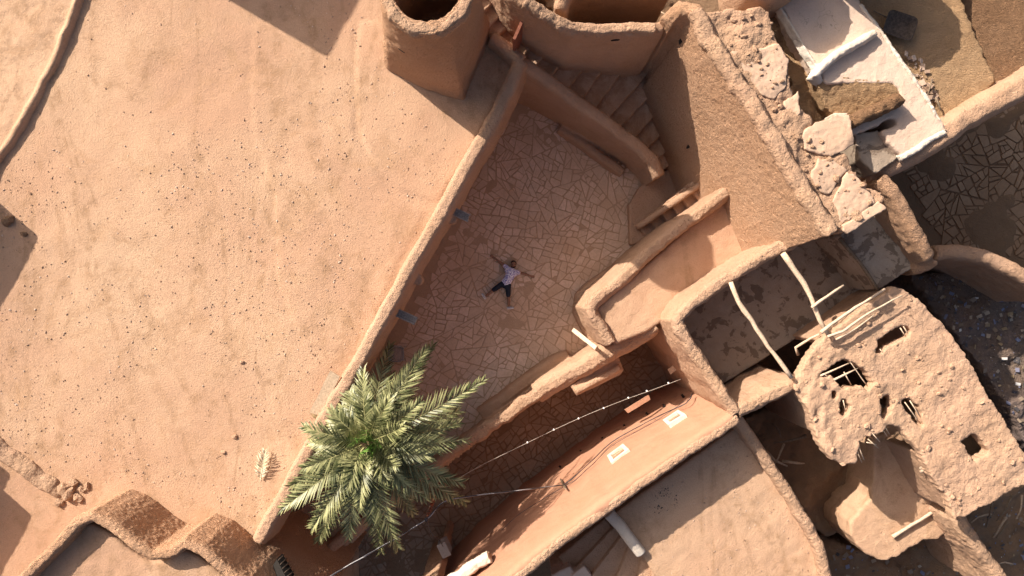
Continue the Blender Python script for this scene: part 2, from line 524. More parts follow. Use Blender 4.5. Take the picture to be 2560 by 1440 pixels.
# ------------------------------------------------------------------ staircase from the courtyard
b_s = thing("courtyard_staircase", "wide shaded mud staircase climbing between the courtyard and the curved wall", "staircase", P(1600, 400, 0))
Z3 = lambda x, y: (1200 + x / 2.88, y / 2.88)
nos = [(-40, -20, 150, -140, 4.3), (30, 80, 180, -60, 4.08), (90, 165, 240, 20, 3.86), (150, 245, 290, 105, 3.64), (230, 330, 345, 170, 3.42), (315, 410, 430, 250, 3.2), (400, 470, 520, 330, 2.98), (505, 570, 620, 410, 2.76), (610, 660, 800, 430, 2.54), (715, 745, 940, 430, 2.3),
       (810, 815, 1060, 460, 2.06), (900, 880, 1175, 570, 1.82), (990, 940, 1225, 690, 1.58), (1090, 1015, 1290, 800, 1.34), (1180, 1100, 1350, 920, 1.1), (1262, 1163, 1400, 1040, .86), (1318, 1228, 1450, 1120, .62)]
for k, (lx, ly, rx, ry, z) in enumerate(nos):
    L = Z3(lx, ly); R = Z3(rx, ry)
    s = Solid()
    a, b = P(*L, z), P(*R, z)
    ax = (a - b).normalized(); a = a + ax * .28; b = b - ax * .45
    up = Vector((-.78, .62, 0)) * (.62 if z > 2.4 else .7)
    n = 6
    front = [a.lerp(b, i / n) + Vector((random.uniform(-.02, .02), random.uniform(-.02, .02), random.uniform(-.012, .012))) for i in range(n + 1)]
    back = [b + up, a + up]
    s.prism(front + [Vector((q.x, q.y, z)) for q in back], max(-.3, z - 1.2))
    s.finish("step", b_s, M['tread'], .04, ((.4, .03), (.12, .025)))
s = Solid()
s.pprism([(1572, 512), (1600, 466), (1665, 425), (1740, 395), (1790, 450), (1800, 500), (1620, 600), (1576, 614)], .38, -2.7)
s.finish("landing", b_s, M['wall'], .05, ((.4, .02), (.12, .015)))
s = Solid()
s.wall([(1300, 150, 3.85), (1350, 182, 3.5), (1440, 248, 3.0), (1500, 290, 2.75), (1552, 328, 2.5), (1602, 367, 2.3), (1636, 403, 2.1), (1654, 438, 1.95)], .42, -.3, .06)
s.wall([(1400, 315, .42), (1480, 372, .42), (1560, 430, .40)], .3, -.3, .08)
s.finish("balustrade", b_s, M['wall'], .05, ((.5, .04), (.14, .025)))
door = link("plank_door", mesh_from("plank_door", *(lambda a, b: ([(p.x + dx * .035, p.y - dx * .02, z) for p, z in ((a, 3.6), (b, 3.4), (b, 4.9), (a, 5.1)) for dx in (-1, 1)], [(0, 2, 4, 6), (1, 7, 5, 3), (0, 1, 3, 2), (2, 3, 5, 4), (4, 5, 7, 6), (6, 7, 1, 0)]))(P(1320, 20, 5), P(1285, 95, 5))), None, M['copper'])
tag(door, "thin reddish wooden board standing on edge at the head of the stairs", "door")

# ------------------------------------------------------------------ curved back wall of the stairs and the big straw-plastered house
b_f = thing("curved_stair_wall", "curved mud wall with a crumbly pale crest behind the stairs", "wall", P(1500, 70, 0))
s = Solid()
s.wall([(1215, -120, 6.3), (1262, -50, 6.2), (1312, -2, 6.1), (1365, 36, 5.9), (1430, 66, 5.7), (1500, 72, 5.6), (1580, 68, 5.6), (1640, 66, 5.5), (1660, 62, 5.5)], .36, -2.7, .10, .03)
s.finish("wall_body", b_f, M['wall'], .055, ((.5, .05), (.12, .05)))
b_g = thing("straw_plastered_house", "house with a tall sunlit straw-plastered wall and a collapsed roof of rubble and plaster slabs", "house", P(1950, 300, -.5))
s = Solid()
s.wall([(1668, 52, 5.9), (1700, 15, 6.5), (1742, 22, 6.6, .05, .9), (1790, 112, 6.65, .05, 1.0), (1840, 190, 6.7, .05, 1.1), (1900, 282, 6.75, .05, 1.25), (1960, 382, 6.8, .05, 1.6), (2022, 484, 6.85, .05, 2.1), (2085, 582, 6.9, .05, 2.6)], .42, -2.7, .1, .0, jit=0)
g_wall = s.finish("plastered_wall", b_g, M['straw'], .036, ((.6, .04), (.13, .035), (.05, .03)))

def zf_rubble(z, amp, seed, sc=.5, boul=.0):
    def f(x, y):
        n = fbm(x, y, sc, seed, 5, .55)
        r = np.abs(fbm(x, y, sc * 1.3, seed + 5, 4) - .5) * 2
        return z + amp * (n - .5) * 2 + amp * .6 * (.35 - r)
    return f
poly = [P(p[0], p[1], 6.45) for p in ((1752, 24), (1800, 26), (1880, 18), (1925, 30), (1935, 90), (1968, 130), (1975, 200), (1990, 262), (2035, 300), (2070, 345), (2120, 392), (2175, 470), (2212, 505), (2098, 585), (2030, 480), (1900, 275), (1800, 110))]
s = Solid()
zr = zf_rubble(0, .16, 4, .6)
s.grid(poly, lambda x, y: zr(x, y) + 6.45, 4.5, cell=.07, warp=.12)
g_rub = s.finish("rubble_roof", b_g, M['crumb'], .05, ((.2, .09), (.08, .04)))
slabs = []
for pts, z in (([(1880, 130), (1950, 105), (1975, 150), (1968, 215), (1935, 245), (1905, 235), (1860, 190), (1830, 130)], 7.2),
               ([(1960, 255), (1995, 225), (2002, 280), (1985, 310), (1955, 300)], 7.16),
               ([(2005, 330), (2040, 305), (2085, 290), (2125, 285), (2132, 335), (2135, 360), (2080, 392), (2015, 370)], 7.18),
               ([(2045, 395), (2085, 405), (2118, 430), (2075, 490), (2055, 480), (2030, 440)], 7.2),
               ([(2122, 432), (2150, 445), (2190, 505), (2150, 535), (2105, 560), (2080, 500)], 7.22),
               ([(2100, 560), (2200, 505), (2216, 520), (2115, 585)], 7.26)):
    z -= .70
    s = Solid()
    tp = [P(p[0] + random.uniform(-4, 4), p[1] + random.uniform(-4, 4), z + random.uniform(-.03, .03)) for q in range(1) for p in pts]
    # subdivide the outline so the break is jagged
    tp2 = []
    for a, b in zip(tp, tp[1:] + tp[:1]):
        for k in range(4):
            q = a.lerp(b, k / 4); j = .0 if k == 0 else .035
            tp2.append(q + Vector((random.uniform(-j, j), random.uniform(-j, j), 0)))
    s.prism(tp2, z - .09)
    slabs.append(s.finish("plaster_slab", b_g, M['slab'], .03, ((.4, .05), (.1, .02))))

# ------------------------------------------------------------------ lime-plastered roof, top right
b_h = thing("lime_plastered_house", "house with a whitish lime-plastered roof broken open at the top right", "house", P(2150, 150, -.5))
hole1 = [P(*p, 6) for p in ((2050, 212), (2110, 205), (2235, 212), (2258, 245), (2130, 288), (2085, 282), (2070, 250))]
hole2 = [P(*p, 6) for p in ((2134, 335), (2195, 312), (2252, 285), (2246, 312), (2198, 328), (2255, 392), (2200, 440), (2120, 400))]
poly = [P(*p, 6) for p in ((1925, -60), (1945, 0), (2000, 95), (2058, 190), (2075, 250), (2095, 300), (2140, 348), (2255, 396), (2368, 326), (2300, 220), (2230, 115), (2150, 8), (2110, -60))]
s = Solid()
s.grid(poly, lambda x, y: 6.0 + .05 * (fbm(x, y, 1.2, 8) - .5), 4.0, holes=[hole1, hole2], cell=.07, warp=.05)
s.finish("roof_deck", b_h, M['white'], .055, ((.8, .03), (.2, .02)))
s = Solid()
s.wall([(2056, 206, 6.0), (2046, 186, 6.22), (2062, 162, 6.26), (2100, 132, 6.28), (2150, 104, 6.28), (2196, 76, 6.24)], .20, 5.8, .05)
s.wall([(2255, 394, 6.05), (2300, 368, 6.08), (2366, 326, 6.07)], .17, 5.8, .02)
s.wall([(1942, 2, 6.05), (1998, 92, 6.06), (2052, 180, 6.05)], .08, 5.8, .06)
s.wall([(2152, 8, 6.04), (2230, 112, 6.05), (2300, 218, 6.05), (2364, 318, 6.0)], .10, 5.8, .05)
s.finish("kerb_ridge", b_h, M['bwhite'], .035, ((.3, .06), (.1, .04)))
s = Solid()
s.wall([(2128, 300, 6.4), (2165, 288, 6.45), (2205, 270, 6.5), (2262, 240, 6.45)], .34, 4.2, .0, .06)
s.finish("broken_inner_wall", b_h, M['brown'], .045, ((.2, .09), (.09, .05)))
s = Solid()
s.pprism([(2134, 334), (2194, 326), (2250, 392), (2190, 436), (2150, 400)], 5.8, 0)
s.finish("lower_ledge", b_h, M['grey'], .05, ((.4, .03), (.1, .02)))
s = Solid()
s.pprism([(2040, 196, 5.97), (2110, 190, 6.02), (2150, 196, 6.0), (2240, 196, 6.0), (2270, 235, 5.95), (2150, 300, 5.97), (2100, 300, 5.6), (2062, 268, 5.75)], 5.8, 3)
s.finish('collapsed_earth_slope', b_h, M['ochre'], .04, ((.2, .06), (.08, .03)))
s = Solid()
rub = [P(*p, 5.2) for p in ((1880, -60), (1930, -20), (2000, 95), (2060, 195), (2090, 300), (2060, 330), (1990, 290), (1960, 180), (1900, 60))]
s.grid(rub, zf_rubble(5.3, .35, 21, .6), 3.0, cell=.09, warp=.1)
s.finish("earth_rubble", b_h, M['ochre'], .06, ((.2, .12), (.08, .05)))

# upper right yard roof behind it
b_u = thing("ochre_roof_building", "ochre earth roof beyond the lime-plastered house at the top right corner", "building", P(2450, 60, -.5))
s = Solid()
s.grid([P(*p, 5.5) for p in ((2110, -160), (2410, -160), (2405, 0), (2445, 95), (2492, 205), (2360, 330), (2290, 250), (2140, 20))], lambda x, y: 5.5 + .06 * (fbm(x, y, .8, 31) - .5), 3.5, cell=.1, warp=.03)
s.finish("roof_deck", b_u, M['ochre'], .06, ((.5, .05), (.12, .03)))
s = Solid()
s.pprism([(2404, -160), (2402, 0), (2440, 92), (2488, 200), (2490, 240), (2720, 110), (2720, -160)], 5.0, 0)
s.finish("sunken_roof_deck", b_u, M['brown'], .07, ((.5, .06), (.12, .04)))  # half shade over this deck is coloured in as darker brown mud

# ------------------------------------------------------------------ walls on the right
b_n = thing("thick_boundary_wall", "thick rounded orange mud wall running to the right edge above the dark paved yard", "wall", P(2400, 330, -.5))
s = Solid()
s.wall([(2178, 436, 5.5), (2228, 408, 5.7), (2290, 382, 5.9), (2350, 342, 6.0), (2420, 294, 6.0), (2500, 248, 6.0), (2640, 168, 6.0)], .72, -2.7, .05, .03)
s.finish("wall_body", b_n, M['wall'], .06, ((.6, .09), (.16, .04)))
b_l = thing("yard_corner_wall", "yellowish stub wall ending in an L-shaped foot beside the dark paved yard", "wall", P(2290, 560, -.5))
s = Solid()
s.wall([(2210, 440, 5.8), (2240, 480, 5.7), (2272, 540, 5.5), (2305, 598, 5.3), (2335, 645, 5.1)], .42, -2.7, .08, .03)
s.wall([(2348, 650, 5.0), (2320, 664, 4.7), (2285, 676, 4.4)], .36, -2.7, .05, .03)
s.finish("wall_body", b_l, M['straw'], .06, ((.5, .08), (.16, .05)))
b_v = thing("low_curved_wall", "low curved mud wall between the paved yard and the rubbish heap", "wall", P(2460, 650, -.5))
s = Solid()
s.wall([(2350, 632, 3.5), (2420, 632, 3.5), (2480, 645, 3.5), (2540, 672, 3.5), (2660, 740, 3.5)], .46, -2.7, .1, .03)
s.finish("wall_body", b_v, M['wall'], .06, ((.5, .08), (.16, .04)))

# ------------------------------------------------------------------ sunlit passage terrace
b_p = thing("passage_terrace", "small sunlit terrace with low parapets between the courtyard and the stained roof", "terrace", P(1680, 680, -.5))
s = Solid()
s.pprism([(1815, 490), (1935, 600), (1850, 670), (1700, 775), (1620, 828), (1540, 860), (1488, 772)], 3.22, -2.7, .03)
s.finish("terrace_floor", b_p, M['roof'], .06, ((.6, .05), (.2, .02)))
s = Solid()
s.wall([(1822, 478, 3.75), (1795, 500, 3.7), (1740, 540, 3.6), (1650, 612, 3.5), (1565, 690, 3.45), (1502, 742, 3.45), (1478, 772, 3.45), (1498, 810, 3.4), (1530, 858, 3.35)], .40, -2.7, .16, .03)
s.finish("parapet", b_p, M['wall'], .045, ((.5, .05), (.16, .04), (.07, .03)))
s = Solid()
s.wall([(1560, 665, .5), (1500, 705, .5), (1455, 742, .5), (1452, 780, .5), (1475, 825, .5), (1500, 868, .5)], .5, -2.7, .02)
s.finish("plaster_bench", b_p, M['wall'], .05, ((.4, .03),))
b_ss = thing("little_side_stair", "narrow flight of mud steps with its own curb beside the sunlit terrace", "staircase", P(1680, 540, 0))
for k in range(7):
    t = k / 6
    z = .6 + 1.6 * t
    c = P(1625 + 150 * t, 590 - 118 * t, z)
    d = Vector((.8, .6, 0)); e = Vector((.6, -.8, 0))
    s = Solid()
    s.prism([c - d * .1 - e * .55 + Vector((0, 0, random.uniform(-.01, .01))), c - d * .1 + e * .55, c + d * .42 + e * .55, c + d * .42 - e * .55], -.2)
    s.finish("step", b_ss, M['wall'], .05, ((.3, .03), (.1, .02)))
s = Solid()
s.wall([(1596, 568, .95), (1650, 530, 1.5), (1710, 490, 2.0), (1770, 446, 2.4)], .2, -.2, .02)
s.finish("curb", b_ss, M['wall'], .05, ((.3, .04), (.1, .03)))

# ------------------------------------------------------------------ stained grey roof and its walls
b_j = thing("stained_roof_building", "sunken roof of dark stained grey plaster with poles laid across it", "building", P(1980, 760, -.5))
s = Solid()
s.pprism([(2080, 560), (2216, 512), (2288, 662), (1806, 962), (1700, 800), (1860, 660)], 2.6, -2.7, .02)
s.finish("roof_slab", b_j, M['grey'], .06, ((.5, .04), (.12, .015)))
s = Solid()
s.pprism([(2098, 588), (2150, 540), (2216, 512), (2290, 664), (2198, 726)], 4.3, -2.7, .02)
s.finish("raised_roof_slab", b_j, M['grey'], .05, ((.5, .04), (.12, .02)))
s = Solid()
s.wall([(2002, 598, 5.2, .05, .1), (1930, 632, 5.1, .05, .25), (1860, 672, 5.0, .05, .3), (1775, 728, 4.9, .05, .25), (1712, 778, 4.9, .05, .3), (1694, 802, 4.9, .05, .2), (1722, 852, 4.9, .05, .1), (1780, 942, 4.9, .05, .05), (1842, 1034, 4.95, .05, .05)], .34, -2.7, .08, .03)
s.wall([(1838, 1034, 4.9), (1900, 1002, 4.9), (1990, 958, 4.9)], .42, -2.7, .22, .04)
j_wall = s.finish("parapet", b_j, M['wall'], .05, ((.5, .06), (.12, .05)))

# ------------------------------------------------------------------ wall between courtyard and street
b_m = thing("courtyard_wall", "low rounded mud wall sloping down between the courtyard and the street", "wall", P(1350, 980, -.5))
s = Solid()
s.wall([(1640, 812, 3.2), (1590, 842, 2.8), (1540, 872, 2.3), (1480, 908, 1.9), (1410, 946, 1.6), (1340, 988, 1.4)], .68, -2.7, .06, .03)
s.wall([(1400, 948, 1.55), (1340, 990, 1.35), (1262, 1042, 1.2), (1150, 1118, 1.05), (1068, 1184, 1.0), (950, 1278, .9), (830, 1372, .9), (775, 1425, .9)], .36, -2.7, .06, .03)
s.wall([(1425, 898, .6), (1392, 905, .6), (1300, 968, .55), (1200, 1040, .5)], .5, -2.7, .06)
s.finish("wall_body", b_m, M['wall'], .045, ((.5, .05), (.16, .04), (.07, .03)))
b_q = thing("plaster_trough", "pink plaster trough built against the street side of the courtyard wall", "trough", P(1495, 940, -.6))
s = Solid()
s.pprism([(1425, 965), (1545, 888), (1560, 925), (1550, 938), (1442, 990)], 1.45, -2.7, -.05)
s.wall([(1440, 980, 1.62), (1490, 953, 1.62), (1552, 920, 1.62)], .22, .6, .0)
s.finish("trough_body", b_q, M['wall'], .04, ((.3, .03),))

# ------------------------------------------------------------------ house on the street, bottom right
b_k = thing("street_house", "house with a smooth orange street wall and a flat roof terrace at the bottom right", "house", P(1700, 1250, -.6))
crest = [(1846, 1044, 5.0), (1800, 1074, 5.0), (1740, 1112, 5.0), (1622, 1192, 5.0), (1483, 1292, 5.0), (1372, 1374, 5.0), (1300, 1434, 5.0), (1200, 1520, 5.0), (1080, 1640, 5.0)]
s = Solid()
s.wall(crest, .42, -2.7, .06, .02)
s.finish("street_wall", b_k, M['orange'], .055, ((.7, .06), (.14, .02)))
s = Solid()
s.wall([(p[0] + 4, p[1] + 5, 5.03) for p in crest], .30, 4.7, .0, .02)
s.finish("crumbly_coping", b_k, M['crumb'], .04, ((.3, .05), (.09, .05)))
s = Solid()
s.pprism([(1846, 1064), (1960, 1210), (2062, 1392), (2120, 1560), (2200, 1850), (1800, 1850), (1690, 1520), (1610, 1396), (1526, 1292)], 3.75, 3.0, 0)
s.finish("roof_terrace", b_k, M['roof'], .07, ((.8, .05), (.25, .03)))
s = Solid()
s.wall([(1848, 1046, 4.9), (1868, 1076, 4.5), (1905, 1130, 4.2), (1962, 1218, 4.1), (2018, 1310, 4.1), (2058, 1392, 4.1), (2078, 1480, 4.1), (2130, 1640, 4.1)], .34, -2.7, .02, .03)
s.finish("side_parapet", b_k, M['crumb'], .05, ((.4, .06), (.1, .05)))
s = Solid()
s.wall([(1524, 1290, 4.05), (1552, 1320, 4.1), (1580, 1358, 4.1), (1606, 1392, 4.05)], .34, 3.0, .0, .01)
s.finish("white_balustrade", b_k, M['bwhite'], .035, ((.3, .02),))
# steps going down through the roof
for k, (a, b, z) in enumerate((((1640, 1480), (1640, 1400), 3.6), ((1600, 1480), (1612, 1380), 3.4), ((1540, 1470), (1580, 1370), 3.2), ((1480, 1450), (1555, 1352), 3.0), ((1440, 1430), (1535, 1330), 2.8), ((1400, 1400), (1510, 1310), 2.6))):
    A, B = P(*a, z), P(*b, z)
    d = (B - A).normalized(); nrm = Vector((d.y, -d.x, 0))
    s = Solid()
    s.prism([A - nrm * .1, B - nrm * .1 + d * .15, B + nrm * .5 + d * .15, A + nrm * .5], 1.0)
    s.finish("step", b_k, M['wall'], .05, ((.3, .04), (.1, .03)))
s = Solid()
s.pprism([(1378, 1440), (1425, 1415), (1440, 1440), (1400, 1470)], 3.0, 1)
s.pprism([(1428, 1440), (1460, 1415), (1480, 1440), (1450, 1470)], 3.1, 1)
s.finish("white_ledge", b_k, M['white'], .035, ((.2, .04),))

# plane of the street face, for what hangs on it
ca, cb_ = P(1740, 1112, 5.0), P(1372, 1374, 5.0)
fdir = (ca - cb_).normalized(); fn = Vector((-fdir.y, fdir.x, 0)).normalized()
if fn.y < 0: fn = -fn
def on_face(px, py, out=.24):
    return ray_plane(px, py, ca + fn * out, fn)
def frame_mesh(cor, inner, thick):
    vs = []
    c = sum(cor, Vector()) / 4
    inn = [c + (q - c) * inner for q in cor]
    for off in (0, thick):
        vs += [q + fn * off for q in cor] + [q + fn * off for q in inn]
    f = []
    for i in range(4):
        j = (i + 1) % 4
        f += [(8 + i, 8 + j, 12 + j, 12 + i), (i, j, 8 + j, 8 + i), (4 + j, 4 + i, 12 + i, 12 + j), (j, i, 4 + i, 4 + j)]
    return mesh_from("window_frame", vs, f), inn
for cor in ([(1660, 1060), (1704, 1030), (1724, 1043), (1676, 1073)], [(1520, 1148), (1566, 1116), (1582, 1131), (1533, 1169)]):
    c4 = [on_face(*q, .20) for q in cor]
    _m = sum(c4, Vector()) / 4; c4 = [_m + (q - _m) * .9 + Vector((random.uniform(-.02, .02), random.uniform(-.02, .02), random.uniform(-.02, .02))) for q in c4]
    me, inn = frame_mesh(c4, .64, .14)
    fr = link("window_frame", me, b_k, M['bwhite'])
    bk = mesh_from("window_recess", [q + fn * .055 for q in inn], [(0, 1, 2, 3)])
    link("window_recess", bk, fr, M['brown'])
    a, b = inn[0].lerp(inn[3], .5), inn[1].lerp(inn[2], .5)
    sl = mesh_from("sill", [q + fn * o + Vector((0, 0, h)) for h in (-.02, .02) for q, o in ((a, .09), (b, .09), (b, .13), (a, .13))], [(0, 1, 2, 3), (4, 7, 6, 5), (0, 4, 5, 1), (1, 5, 6, 2), (2, 6, 7, 3), (3, 7, 4, 0)])
    link("sill", sl, fr, M['wood'])
for x, y in ((1707, 990), (1660, 1015), (1618, 1035), (1562, 1065), (1507, 1097), (1453, 1129), (1401, 1168)):
    c = on_face(x, y, .27)
    u = Vector((fdir.x, fdir.y, 0)) * .035; w = Vector((0, 0, .05))
    link("drain_hole_shade", mesh_from("drain_hole_shade", [c + sx * u + sz * w + fn * o for o in (-.05, .06) for sx, sz in ((-1, -1), (1, -1), (1, 1), (-1, 1))], [(4, 5, 6, 7), (0, 1, 5, 4), (1, 2, 6, 5), (2, 3, 7, 6), (3, 0, 4, 7)]), b_k, M['black'])  # black block on the face, its colour stands for the dark inside

# ------------------------------------------------------------------ ruined house, right
b_r = thing("ruined_house", "ruined mud house whose roof is pierced by holes showing broken reed ceilings", "house", P(2300, 1000, -.5))
HZ = 5.0
out = [(1984, 962), (2000, 935), (2040, 862), (2075, 836), (2160, 770), (2240, 716), (2290, 742), (2330, 786), (2372, 822), (2400, 868), (2440, 930), (2470, 992), (2512, 1052), (2545, 1110), (2600, 1180), (2600, 1215), (2540, 1218), (2490, 1252), (2440, 1276), (2420, 1292), (2385, 1296), (2370, 1240), (2330, 1190), (2300, 1130), (2258, 1075), (2225, 1060), (2205, 1082), (2165, 1090), (2148, 1110), (2140, 1158), (2110, 1164), (2070, 1140), (2048, 1108), (2040, 1085), (2022, 1030)]
holes = [[(2040, 950), (2075, 920), (2110, 900), (2125, 905), (2162, 930), (2178, 958), (2165, 975), (2150, 962), (2110, 968), (2085, 940)],
         [(2190, 882), (2200, 850), (2235, 825), (2262, 815), (2280, 828), (2262, 845), (2225, 862), (2205, 880)],
         [(2408, 1105), (2440, 1088), (2478, 1130), (2438, 1152)],
         [(2100, 1030), (2104, 998), (2114, 1000), (2124, 1018), (2108, 1038)],
         [(2256, 1010), (2276, 998), (2300, 1020), (2308, 1060), (2298, 1062), (2272, 1030)],
         [(2080, 985), (2092, 980), (2092, 994), (2082, 995)],
         [(2198, 1000), (2222, 992), (2232, 1010), (2222, 1040), (2202, 1046), (2210, 1020)]]
def grow(ps, d):
    c = sum(ps, Vector()) / len(ps)
    return [p + (p - c).normalized() * d for p in ps]
def zf_ruin(x, y):
    n = fbm(x, y, 1.1, 51, 5, .6); r = np.abs(fbm(x, y, .5, 57, 4) - .5) * 2
    left = np.clip((9.5 - x) / 3, 0, 1)
    return HZ + .20 * (n - .5) + (.03 + .26 * left) * (.3 - r) - .10 * left * np.clip((fbm(x, y, .22, 63, 3) - .62) / .1, 0, 1)
s = Solid()
s.grid([P(*p, HZ) for p in out], zf_ruin, lambda x, y: zf_ruin(x, y) - .4, holes=[grow([P(*p, HZ) for p in h], .05) for h in holes], cell=.055, warp=.04, wscale=.25)
ruin = s.finish("broken_roof", b_r, M['ruin'], .04, ((.3, .05), (.1, .03)))
s = Solid()
s.pprism([(1990, 958), (2046, 1090), (2080, 1080), (2030, 950)], 4.7, -2.7)
s.pprism([(2050, 850), (2240, 722), (2250, 745), (2070, 865)], 4.7, -2.7)
s.pprism([(2350, 815), (2530, 1100), (2510, 1110), (2330, 830)], 4.7, -2.7)
s.pprism([(2300, 1135), (2385, 1285), (2400, 1270), (2320, 1125)], 4.7, -2.7)
s.pprism([(2400, 1284), (2580, 1200), (2570, 1185), (2395, 1268)], 4.7, -2.7)
s.finish("house_wall", b_r, M['wall'], .07, ((.5, .06), (.15, .05)))
s = Solid()
low = [(2172, 1258), (2188, 1200), (2180, 1110), (2230, 1050), (2330, 1060), (2420, 1285), (2395, 1312), (2345, 1345), (2300, 1352), (2240, 1392), (2195, 1404), (2160, 1380), (2132, 1345), (2124, 1306)]
s.grid([P(*p, 2.75) for p in low], lambda x, y: 2.75 + .07 * (fbm(x, y, .9, 71) - .5), -2.7, cell=.08, warp=.07)
low_roof = s.finish("lower_roof", b_r, M['roof'], .055, ((.5, .05), (.14, .03)))
s = Solid()
s.wall([(2405, 1296, 4.2), (2440, 1352, 4.1), (2480, 1410, 4.0), (2540, 1500, 4.0)], .42, -2.7, .05, .04)
s.finish("leaning_side_wall", b_r, M['crumb'], .05, ((.3, .1), (.1, .06)))
s = Solid()
s.grid([P(*p, .5) for p in ((1850, 1040), (1990, 980), (2080, 1080), (2220, 1150), (2210, 1300), (2060, 1330), (2000, 1290), (1930, 1170))], zf_rubble(.9, .5, 81, 1.2), -2.7, cell=.1, warp=.1)
s.finish("fallen_mud_heap", b_r, M['dirt'], .08, ((.3, .12), (.1, .06)))

# ------------------------------------------------------------------ neighbouring buildings just out of the picture, whose shadows fall into it
def block(name, label, pts, z, zb, batter=.05):
    b = thing(name, label, "building", (pts[0][0], pts[0][1], zb))
    s = Solid(); s.prism([(x, y, z) for x, y in pts], zb, batter)
    s.finish("wall_body", b, M['wall'], .14, ((.8, .06),))
c1 = (-16.8, 3.76)
block("neighbour_building", "mud building beyond the left edge whose corner shades the flat roof", [c1, (-18.9, -.1), (-23, 0), (-23, 6.4), (-21.2, 5.6)], 5.5, -2.7)
block("neighbour_building", "mud building beyond the lower left edge that shades the roof corner", [(-17.0, -4.64), (-18.5, -7.4), (-23, -7), (-23, -2.7), (-17.65, -3.35), (-18.0, -4.0)], 5.5, -2.7)
b = thing("neighbour_tower", "battered mud tower beyond the top edge whose shadow falls across the flat roof", "tower", (-13, 14, -.9))
s = Solid()
tp = [Vector((-12.4, 12.7, 8.9)), Vector((-10.2, 16.8, 8.9)), Vector((-13.6, 18.4, 8.9)), Vector((-15.6, 14.6, 8.9))]
bt = [Vector((-14.1, 11.95, 3.4)), Vector((-9.4, 18.0, 3.4)), Vector((-13.6, 20, 3.4)), Vector((-17, 14.6, 3.4))]
for ring in (tp, bt):
    pass
tv = [s.bm.verts.new(v) for v in tp]; bv_ = [s.bm.verts.new(v) for v in bt]
s.bm.faces.new(tv); s.bm.faces.new(bv_[::-1])
for i in range(4):
    s.bm.faces.new((tv[i], bv_[i], bv_[(i + 1) % 4], tv[(i + 1) % 4]))
s.finish("wall_body", b, M['wall'], .14, ((.8, .06),))
b = thing("rounded_roof_turret", "rounded mud turret on the lime roof, beyond the top edge", "tower", P(1950, -90, 6))
s = Solid()
c = P(1955, -100, 7.0)
s.prism([(c.x + .85 * math.cos(a), c.y + .85 * math.sin(a), 7.1) for a in np.linspace(0, 2 * math.pi, 17)[:-1]], 4.5, .1)
s.finish("wall_body", b, M['wall'], .1, ((.8, .05),))
b = thing("rounded_yard_turret", "broad rounded mud turret beyond the top edge that shades the ochre roof", "tower", (8.6, 8.9, 4))
s = Solid()
s.prism([(8.7 + 1.0 * math.cos(a), 9.0 + 1.0 * math.sin(a), 7.5) for a in np.linspace(0, 2 * math.pi, 17)[:-1]], 4.0, .1)
s.finish("wall_body", b, M['wall'], .1, ((.8, .05),))

# ------------------------------------------------------------------ crumbly weathered crests
def coping(parent, pts, w, zup=.03, voxel=.04, name="crumbly_coping", mat='crumb'):
    s = Solid()
    s.wall([(p[0], p[1], p[2] + zup) for p in pts], w, min(p[2] for p in pts) - .35 if False else -50, 0, .03) if False else None
    W = catmull([tuple(P(p[0], p[1], p[2] + zup)) for p in pts], .22)
    rings = []
    for i, q in enumerate(W):
        a = W[max(0, i - 1)]; b = W[min(len(W) - 1, i + 1)]
        t = Vector((b[0] - a[0], b[1] - a[1])).normalized(); nl = Vector((-t.y, t.x))
        ww = w * random.uniform(.85, 1.15); o = random.uniform(-.03, .03); z = q[2] + random.uniform(-.03, .03)
        sec = [(ww * .5, z - .3), (ww * .5, z - .12), (ww * .3, z), (-ww * .3, z), (-ww * .5, z - .12), (-ww * .5, z - .3)]
        rings.append([s.bm.verts.new((q[0] + nl.x * (u + o), q[1] + nl.y * (u + o), h)) for u, h in sec])
    for r0, r1 in zip(rings, rings[1:]):
        for k in range(6): s.bm.faces.new((r0[k], r0[(k + 1) % 6], r1[(k + 1) % 6], r1[k]))
    s.bm.faces.new(rings[0][::-1]); s.bm.faces.new(rings[-1])
    return s.finish(name, parent, M[mat], voxel, ((.2, .05), (.07, .045)))
coping(b_f, [(1312, -2, 6.1), (1365, 36, 5.9), (1430, 66, 5.7), (1500, 72, 5.6), (1580, 68, 5.6), (1640, 66, 5.7)], .34)
coping(b_g, [(1742, 22, 6.6), (1790, 112, 6.65), (1840, 190, 6.7), (1900, 282, 6.75), (1960, 382, 6.8), (2022, 484, 6.85), (2085, 582, 6.9)], .42)
coping(b_j, [(2002, 598, 5.2), (1930, 632, 5.1), (1860, 672, 5.0), (1775, 728, 4.9), (1712, 778, 4.9), (1694, 802, 4.9), (1722, 852, 4.9), (1780, 942, 4.9), (1842, 1034, 4.95)], .34)
coping(b_j, [(1845, 1032, 4.9), (1900, 1003, 4.9), (1990, 960, 4.9)], .36)
coping(b_p, [(1822, 478, 3.75), (1795, 500, 3.7), (1740, 540, 3.6), (1650, 612, 3.5), (1565, 690, 3.45), (1502, 742, 3.45), (1478, 772, 3.45), (1498, 810, 3.4), (1530, 858, 3.35)], .34)
coping(b_m, [(1640, 812, 3.2), (1590, 842, 2.8), (1540, 872, 2.3), (1480, 908, 1.9), (1410, 946, 1.6), (1340, 988, 1.4), (1262, 1042, 1.2), (1150, 1118, 1.05)], .46)
c = P(1066, -34, 8.7)
rim = [(1066 + (.95 / (16.3 / 25 * SPAN / 2560)) * math.cos(a), -34 - (.95 / (16.3 / 25 * SPAN / 2560)) * math.sin(a), 8.7) for a in np.linspace(-.3, -math.pi + .3, 14)]
coping(b_t, rim, .32)

